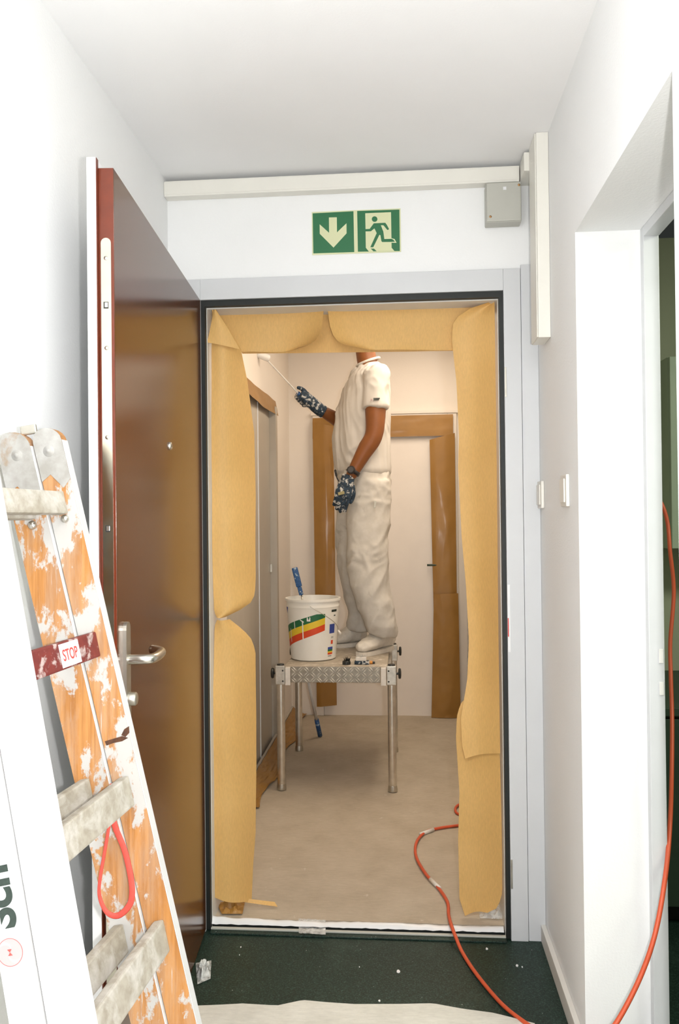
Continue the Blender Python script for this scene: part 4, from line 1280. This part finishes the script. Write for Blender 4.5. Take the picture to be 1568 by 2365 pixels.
# watch
wc_ = WL + (EL - WL).normalized() * 0.022
wa = (EL - WL).normalized()
wt = MB().lathe(wc_, [(0.034, -0.011), (0.0375, -0.010), (0.0375, 0.010), (0.034, 0.011)], 28, tuple(wa)).build('wristwatch', M['watch'], person, True)
wn = Vector((-0.30, -0.95, 0.05)); wn = (wn - wa * wn.dot(wa)).normalized()
wcs = MB().lathe(wc_ + wn * 0.033, [(0.0215, 0), (0.0215, 0.010), (0.019, 0.013), (0.0, 0.013)], 24, tuple(wn)).build('watch_case', M['watch'], wt)
MB().lathe(wc_ + wn * 0.0462, [(0.015, 0), (0.0, 0.0006)], 24, tuple(wn)).build('dial', M['watch_dial'], wcs)

# the roller he paints with, and the fist around its handle
GR = P(700, 921, Y=1.925)
RE = P(612, 826, Y=1.70)
ra = (RE - GR).normalized()
roll = empty('paint_roller', GR, 'small paint roller on a thin wire frame held against the left wall', 'roller')
MB().tube([GR - ra * 0.055, GR, GR + ra * 0.050], 0.0125, 14, 3).build('handle', M['blue_handle'], roll, True)
wire = [GR + ra * 0.045, GR.lerp(RE, 0.55), RE - ra * 0.01, RE + Vector((-0.012, 0.0, 0.014))]
MB().tube(wire, 0.0042, 10, 5).build('wire_frame', M['pole_white'], roll, True)
rd = (P(590, 817, Y=1.66) - P(626, 832, Y=1.70)).normalized()
rc = P(607, 822, Y=1.685)
ro = MB().lathe(rc - rd * 0.040, [(0.0, 0), (0.014, 0.0), (0.0195, 0.006), (0.0205, 0.02), (0.0200, 0.065), (0.0185, 0.074), (0.012, 0.080), (0, 0.080)], 20, tuple(rd)).build('roller_sleeve', M['paint_wet'], roll, True)

mb = MB()
ha = (GR - WR).normalized()
bk_n = Vector((0.15, -0.85, 0.55)); bk_n = (bk_n - ra * bk_n.dot(ra)).normalized()
sd = ra.cross(bk_n)
palm_c = GR + bk_n * 0.020
mb.tube([WR - ha * 0.035, WR, WR.lerp(palm_c, 0.5), palm_c, palm_c + ra * 0.012], lambda t: 0.037 if t < 0.4 else 0.037 - 0.008 * (t - 0.4), 18, 4)
mb.ball(palm_c, 0.043, 0.030, 0.040, 16, 12, Matrix((ra, bk_n, sd)).transposed())
for i in range(4):
    off = 0.034 - 0.022 * i
    pts = []
    for k in range(6):
        t = math.radians(70 + 48 * k)
        rr = 0.0245 + 0.002 * (i == 1)
        pts.append(GR + ra * off + (bk_n * math.sin(t) - sd * math.cos(t) * -1) * rr)
    finger(mb, pts, 0.0118, 0.0098)
tb = GR + bk_n * 0.028 + sd * 0.012 + ra * 0.006
finger(mb, [tb, tb + ra * 0.026 + sd * 0.010, tb + ra * 0.052 + sd * 0.008 - bk_n * 0.004, tb + ra * 0.068 + sd * 0.002 - bk_n * 0.010], 0.0145, 0.0105)
gr = remesh(mb.build('glove', M['glove'], person, True), 0.0042, 2)
tag(gr, 'paint-smeared blue work glove gripping the roller')

# ------------------------------------------------------------------ step ladder leaning on the left wall
YFAR = -1.19
lad = empty('step_ladder', (0.2, -1.3, 0.0), 'folded wooden step ladder spattered with white paint against the left wall', 'ladder')
def line_at_z(p, q, z):
    k = (z - p.z) / (q.z - p.z)
    return p + (q - p) * k
def plank(name, el, er, Yf, th, mat, round_top=True, ztop=None, nrm=(0, 1, 0)):
    """el/er: two points each of the left and right edge (3D, in the visible face)"""
    al = (el[0] - el[1]).normalized()
    bl_, br_ = line_at_z(el[1], el[0], 0.0125), line_at_z(er[1], er[0], 0.0125)
    tl_, tr2 = el[0], er[0]
    pts = [bl_, br_, tr2]
    if round_top:
        mid = (tl_ + tr2) / 2; hw = (tr2 - tl_) / 2
        n = 10
        for k in range(1, n):
            a = math.pi * k / n
            pts.append(mid + hw * math.cos(a) + al * hw.length * 0.95 * math.sin(a))
    pts.append(tl_)
    return MB().prism(pts, nrm, th).build(name, mat, lad)
fL = (P(-6, 1040, Y=YFAR), P(302, 2365, Y=YFAR)); fM0 = (P(70, 1030, Y=YFAR), P(381, 2365, Y=YFAR))
Y2F = YFAR + 0.005
fM1 = (P(77, 1024, Y=Y2F), P(389, 2365, Y=Y2F)); fR = (P(142, 1015, Y=Y2F), P(453, 2365, Y=Y2F))
s_bl = plank('stile', fL, fM0, YFAR, 0.024, M['ladder_wood'])
s_fl = plank('stile', fM1, fR, Y2F, 0.024, M['ladder_wood'])
# paint-caked tops, thin skins of paint over the stile heads
def head_skin(el, er, k0, mat, par):
    a0 = el[0].lerp(el[1], 0.0); b0 = er[0]
    al = (el[0] - el[1]).normalized()
    e1 = el[0] - al * k0; e2 = er[0] - al * k0
    mid = (a0 + b0) / 2; hw = (b0 - a0) / 2
    pts = [e1, e1.lerp(e2, 0.35) + al * 0.012, e1.lerp(e2, 0.7) - al * 0.016, e2, b0]
    for k in range(1, 10):
        a = math.pi * k / 10
        pts.append(mid + hw * math.cos(a) + al * hw.length * 0.95 * math.sin(a))
    pts.append(a0)
    return MB().prism([p + Vector((0, -0.0002, 0)) for p in pts], (0, -1, 0), 0.0012).build('paint_crust', mat, par)
head_skin(fL, fM0, 0.085, M['ladder_top'], s_bl)
head_skin(fM1, fR, 0.075, M['ladder_top'], s_fl)
# white front edge of the front stile
MB().prism([fR[0] + Vector((0.0004, 0, 0)), fR[0] + Vector((0.0004, 0.024, 0)), line_at_z(fR[1], fR[0], 0.013) + Vector((0.0004, 0.024, 0)), line_at_z(fR[1], fR[0], 0.013) + Vector((0.0004, 0, 0))], (1, 0, 0), 0.0012).build('white_edge', M['ladder_white'], s_fl)
MB().prism([fM0[0] + Vector((0.0004, -0.0015, 0)), fM0[0] + Vector((0.0004, 0.024, 0)), line_at_z(fM0[1], fM0[0], 0.013) + Vector((0.0004, 0.024, 0)), line_at_z(fM0[1], fM0[0], 0.013) + Vector((0.0004, -0.0015, 0))], (1, 0, 0), 0.0022).build('white_edge', M['ladder_white'], s_bl)  # flash-lit edge of the back stile, its brightness put into white colour
def wz(z): return 0.253 + 0.10 * (1.123 - z)
def near_pt(u, v):
    Y = -1.45
    for _ in range(6):
        z = P(u, v, Y=Y).z
        Y = YFAR - wz(z) - 0.024
    return P(u, v, Y=Y)
nr = [near_pt(0, 1200), near_pt(207, 2365)]
dn = (nr[0] - nr[1]).normalized()
nr[0] = nr[1] + dn * ((1.495 - nr[1].z) / dn.z)
mm0 = near_pt(109, 2365)
off1 = mm0 - nr[1]; off1.z = 0; off1.y = 0
nm1 = [p + off1 for p in nr]
nm0 = [p + off1 * 1.06 for p in nr]
nl = [p + off1 * 1.92 for p in nr]
nrm_near = Vector((0, 1, 0.10)).normalized()
plank('stile', nm1, nr, 0, 0.024, M['ladder_white'], nrm=nrm_near)
s_nl = plank('stile', nl, nm0, 0, 0.024, M['ladder_white'], nrm=nrm_near)

def rung(z_far, u_end, v0, v1, mat, back=False, reach=0.0):
    """flat rung from the far stile to the near stile"""
    Yf = (Y2F if not back else YFAR) - 0.0008
    a1 = P(u_end, v0, Y=Yf); a0 = P(u_end, v1, Y=Yf)       # top / bottom of the visible face at the far end
    zc = (a0.z + a1.z) / 2; hh = (a1.z - a0.z) / 2
    yn = YFAR - wz(zc) - 0.0005
    ref = nr if not back else nm0
    fref = fR if not back else fM0
    # same offset from the stile's right edge at both ends
    fx = line_at_z(fref[1], fref[0], zc).x - (a0.x + a1.x) / 2
    nx_ = line_at_z(ref[1], ref[0], zc).x - fx
    far = Vector(((a0.x + a1.x) / 2, Yf, zc)); near = Vector((nx_, yn, zc))
    d = (near - far); ln = d.length; d.normalize()
    tilt = Vector((-0.22, 0, 1)); tilt = (tilt - d * tilt.dot(d)).normalized()
    out = d.cross(tilt)
    if out.x < 0: out = -out
    return MB().obox(far, d, out, tilt, 0.0, ln, -0.020, 0.0, -hh, hh, 0.004).build('rung', mat, lad), far, d, out, tilt, hh
rung(0, 153, 1133, 1186, M['rung'])
rung(0, 80, 1140, 1198, M['rung'], True)
r2, f2, d2_, o2, t2, h2 = rung(0, 228, 1457, 1516, M['rung_red'])
rung(0, 305, 1790, 1860, M['rung'])
rung(0, 214, 1795, 1862, M['rung'], True)
rung(0, 386, 2122, 2196, M['rung'])
rung(0, 292, 2132, 2200, M['rung'], True)
rung(0, 455, 2440, 2516, M['rung'])
rung(0, 365, 2440, 2516, M['rung'], True)

def text_part(body, size, O, ax, up, nrm, mat, parent, name, off=0.0006, bold=0.0):
    cu = bpy.data.curves.new('t', 'FONT'); cu.body = body; cu.size = size
    cu.extrude = 0.0002; cu.offset = bold
    to = bpy.data.objects.new('t', cu); COL.objects.link(to)
    dg = bpy.context.evaluated_depsgraph_get()
    me = bpy.data.meshes.new_from_object(to.evaluated_get(dg))
    vs = [O + ax * v.co.x + up * v.co.y + nrm * (off + v.co.z) for v in me.vertices]
    fs = [tuple(p.vertices) for p in me.polygons]
    bpy.data.objects.remove(to, do_unlink=True)
    return obj(name, vs, fs, mat, parent)
# STOP plate on the red rung
ax = -d2_                                  # reading direction: towards the far stile
c = f2 + d2_ * 0.142
spl = MB().obox(c, ax, o2, t2, 0.0, 0.066, 0.0003, 0.0014, -h2 * 0.86, h2 * 0.84, 0.0003).build('stop_plate', M['white_lac'], r2)
text_part('STOP', 0.0275, c + ax * 0.006 - t2 * 0.0095, ax * 0.78, t2, o2, M['red_line'], spl, 'stop_lettering', 0.0016, 0.0004)
# brown scorch marks on the front stile
for pp in ([(242, 1712), (262, 1706), (282, 1700), (296, 1704), (282, 1712), (262, 1716), (246, 1722)], [(280, 1698), (287, 1684), (298, 1677), (299, 1692), (290, 1702)]):
    MB().prism([P(u, v, Y=Y2F - 0.0002) for u, v in pp], (0, -1, 0), 0.0004).build('stain', M['stain'], s_fl)
# bolts in the stile heads and below the top rung
for (u, v, Yp, par, r_) in ((40, 1052, YFAR, s_bl, 0.007), (113, 1042, Y2F, s_fl, 0.007)):
    MB().lathe(P(u, v, Y=Yp) + Vector((0, -0.0014, 0)), [(r_ + 0.004, 0), (r_ + 0.003, 0.0012), (r_ * 0.6, 0.0016), (r_ * 0.5, 0.005), (0, 0.0055)], 16, (0, -1, 0)).build('bolt', M['ladder_top'], par, True)
MB().ball(P(75, 1213, Y=YFAR - 0.004), 0.0085, seg=14, rings=10).build('dome_bolt', M['steel'], s_bl, True)
MB().ball(P(150, 1198, Y=Y2F - 0.003), 0.0075, seg=14, rings=10).build('dome_bolt', M['steel'], s_fl, True)
hg = MB().obox(P(66, 992, Y=YFAR + 0.012), (1, 0, 0.15), (0, 1, 0), (-0.15, 0, 1), -0.016, 0.016, -0.003, 0.003, -0.010, 0.008, 0.003).build('head_hinge', M['steel_dull'], lad)
# red strap loop hanging from the second rung
sp_pts = [P(259, 1885, Y=-1.222), P(268, 1915, Y=-1.222), P(287, 1962, Y=-1.222), P(301, 2020, Y=-1.222), P(305, 2062, Y=-1.222), P(298, 2092, Y=-1.222), P(272, 2115, Y=-1.222), P(246, 2106, Y=-1.224), P(230, 2070, Y=-1.224), P(231, 2030, Y=-1.224), P(243, 1960, Y=-1.224), P(252, 1905, Y=-1.223), P(254, 1885, Y=-1.223)]
st = empty('strap_loop', sp_pts[0], 'red webbing strap loop hanging from a grey ladder rung', 'strap')
MB().tube(sp_pts, lambda t: (0.0056 - 0.0026 * min(1, max(0, (t - 0.5) * 5)), 0.0016), 8, 6, flat=(1, 0, 0)).build('webbing', M['red_strap'], st, True)
MB().tube([sp_pts[0] + Vector((0, 0, 0)), sp_pts[0] + Vector((0.002, 0.006, 0.03)), sp_pts[0] + Vector((-0.006, 0.012, 0.055))], 0.003, 8, 3).build('knot', M['red_strap'], st, True)
# maker's lettering and emblem on the near stile
nup = dn                                                     # up the stile = reading direction
nn = -nrm_near; nn = (nn - nup * nn.dot(nup)).normalized()
left = nn.cross(nup); left = left if left.x < 0 else -left   # tops of the letters point left
S0 = near_pt(38, 2141)
text_part('Sch', 0.066, S0, nup, left, nn, M['black_print'], s_nl, 'maker_lettering', 0.0008, 0.0022)
ec = near_pt(24, 2199)
em = MB()
n = 40; R_ = 0.0195
pl = [ec + nup * (R_ * math.cos(2 * math.pi * k / n)) + left * (R_ * math.sin(2 * math.pi * k / n)) for k in range(n)]
eo = MB().prism([p + nn * 0.0006 for p in pl], nn, 0.0003).build('emblem_disc', M['pink_print'], s_nl)
MB().tube([p + nn * 0.0010 for p in pl] + [pl[0] + nn * 0.0010], 0.0004, 6, 1).build('emblem_ring', M['red_line'], eo)
for s in (0, 1):
    sw = []
    for k in range(9):
        t = k / 8; a = math.radians(140 + 180 * s + 70 * t); rr = 0.004 + 0.0145 * t
        sw.append((a, rr))
    pa_ = [ec + nup * (r * math.cos(a)) + left * (r * math.sin(a)) for a, r in sw]
    pb2 = [ec + nup * (r * math.cos(a + 0.10 + 0.5 * i / 8)) + left * (r * math.sin(a + 0.10 + 0.5 * i / 8)) for i, (a, r) in enumerate(sw)]
    MB().prism([p + nn * 0.0011 for p in pa_ + pb2[::-1]], nn, 0.0002).build('emblem_swirl', M['white_lac'], eo)
    q = ec + nup * (0.0016 * (1 - 2 * s))
    MB().prism([ec + nn * 0.0013, ec + nup * (0.0045 * (1 - 2 * s)) + left * 0.0035 + nn * 0.0013, ec + nup * (0.0045 * (1 - 2 * s)) - left * 0.0035 + nn * 0.0013], nn, 0.0002).build('emblem_centre', M['red_line'], eo)

# ------------------------------------------------------------------ orange cable
r_c = 0.0058
def fz(u, v, z): return P(u, v, Z=z)
zi = 0.0225 + r_c
cp = [fz(1100, 1903, zi), fz(1062, 1906, zi), fz(1012, 1913, zi), fz(982, 1922, zi), fz(962, 1945, zi), fz(961, 1978, zi), fz(983, 2018, zi), fz(1012, 2050, zi), fz(1033, 2083, zi), fz(1036, 2112, zi + 0.002),
      fz(1042, 2136, 0.046), fz(1052, 2163, 0.030), fz(1068, 2200, 0.008), fz(1102, 2252, 0.0068), fz(1158, 2318, 0.0068), fz(1213, 2362, 0.018), fz(1262, 2392, 0.019), fz(1318, 2413, 0.0185), fz(1362, 2405, 0.03),
      P(1393, 2388, Y=-0.74), P(1425, 2360, Y=-0.73), P(1478, 2258, Y=-0.71), P(1514, 2152, Y=-0.69), P(1537, 2020, Y=-0.64), P(1547, 1905, Y=-0.56), P(1551, 1790, Y=-0.42), P(1552, 1660, Y=-0.30), P(1549, 1560, Y=-0.24), P(1548, 1480, Y=-0.20), P(1556, 1365, Y=-0.16), P(1547, 1270, Y=-0.15), P(1542, 1210, Y=-0.13), P(1530, 1168, Y=-0.12), P(1515, 1150, Y=-0.10), P(1490, 1150, Y=-0.06)]
cab = empty('extension_cable', cp[12], 'orange extension cable running through the doorway and up the side doorway', 'cable')
MB().tube(cp, r_c, 10, 8).build('cord', M['cable'], cab, True)
for (a, b) in (((1001, 1916), (970, 1927)), ((994, 2031), (1016, 2052))):
    p, q = fz(a[0], a[1], zi), fz(b[0], b[1], zi)
    MB().cyl(p, q, r_c + 0.0016, seg=14).build('tape_wrap', M['clamp_white'], cab, True)
lp_ = [fz(1100, 1850, zi), fz(1066, 1856, zi), fz(1052, 1866, zi), fz(1058, 1880, zi), fz(1095, 1884, zi)]
tag(MB().tube(lp_, r_c, 10, 6).build('cable_loop', M['cable'], None, True), 'short red cable loop peeking out beside the right kraft sheet', 'cable')
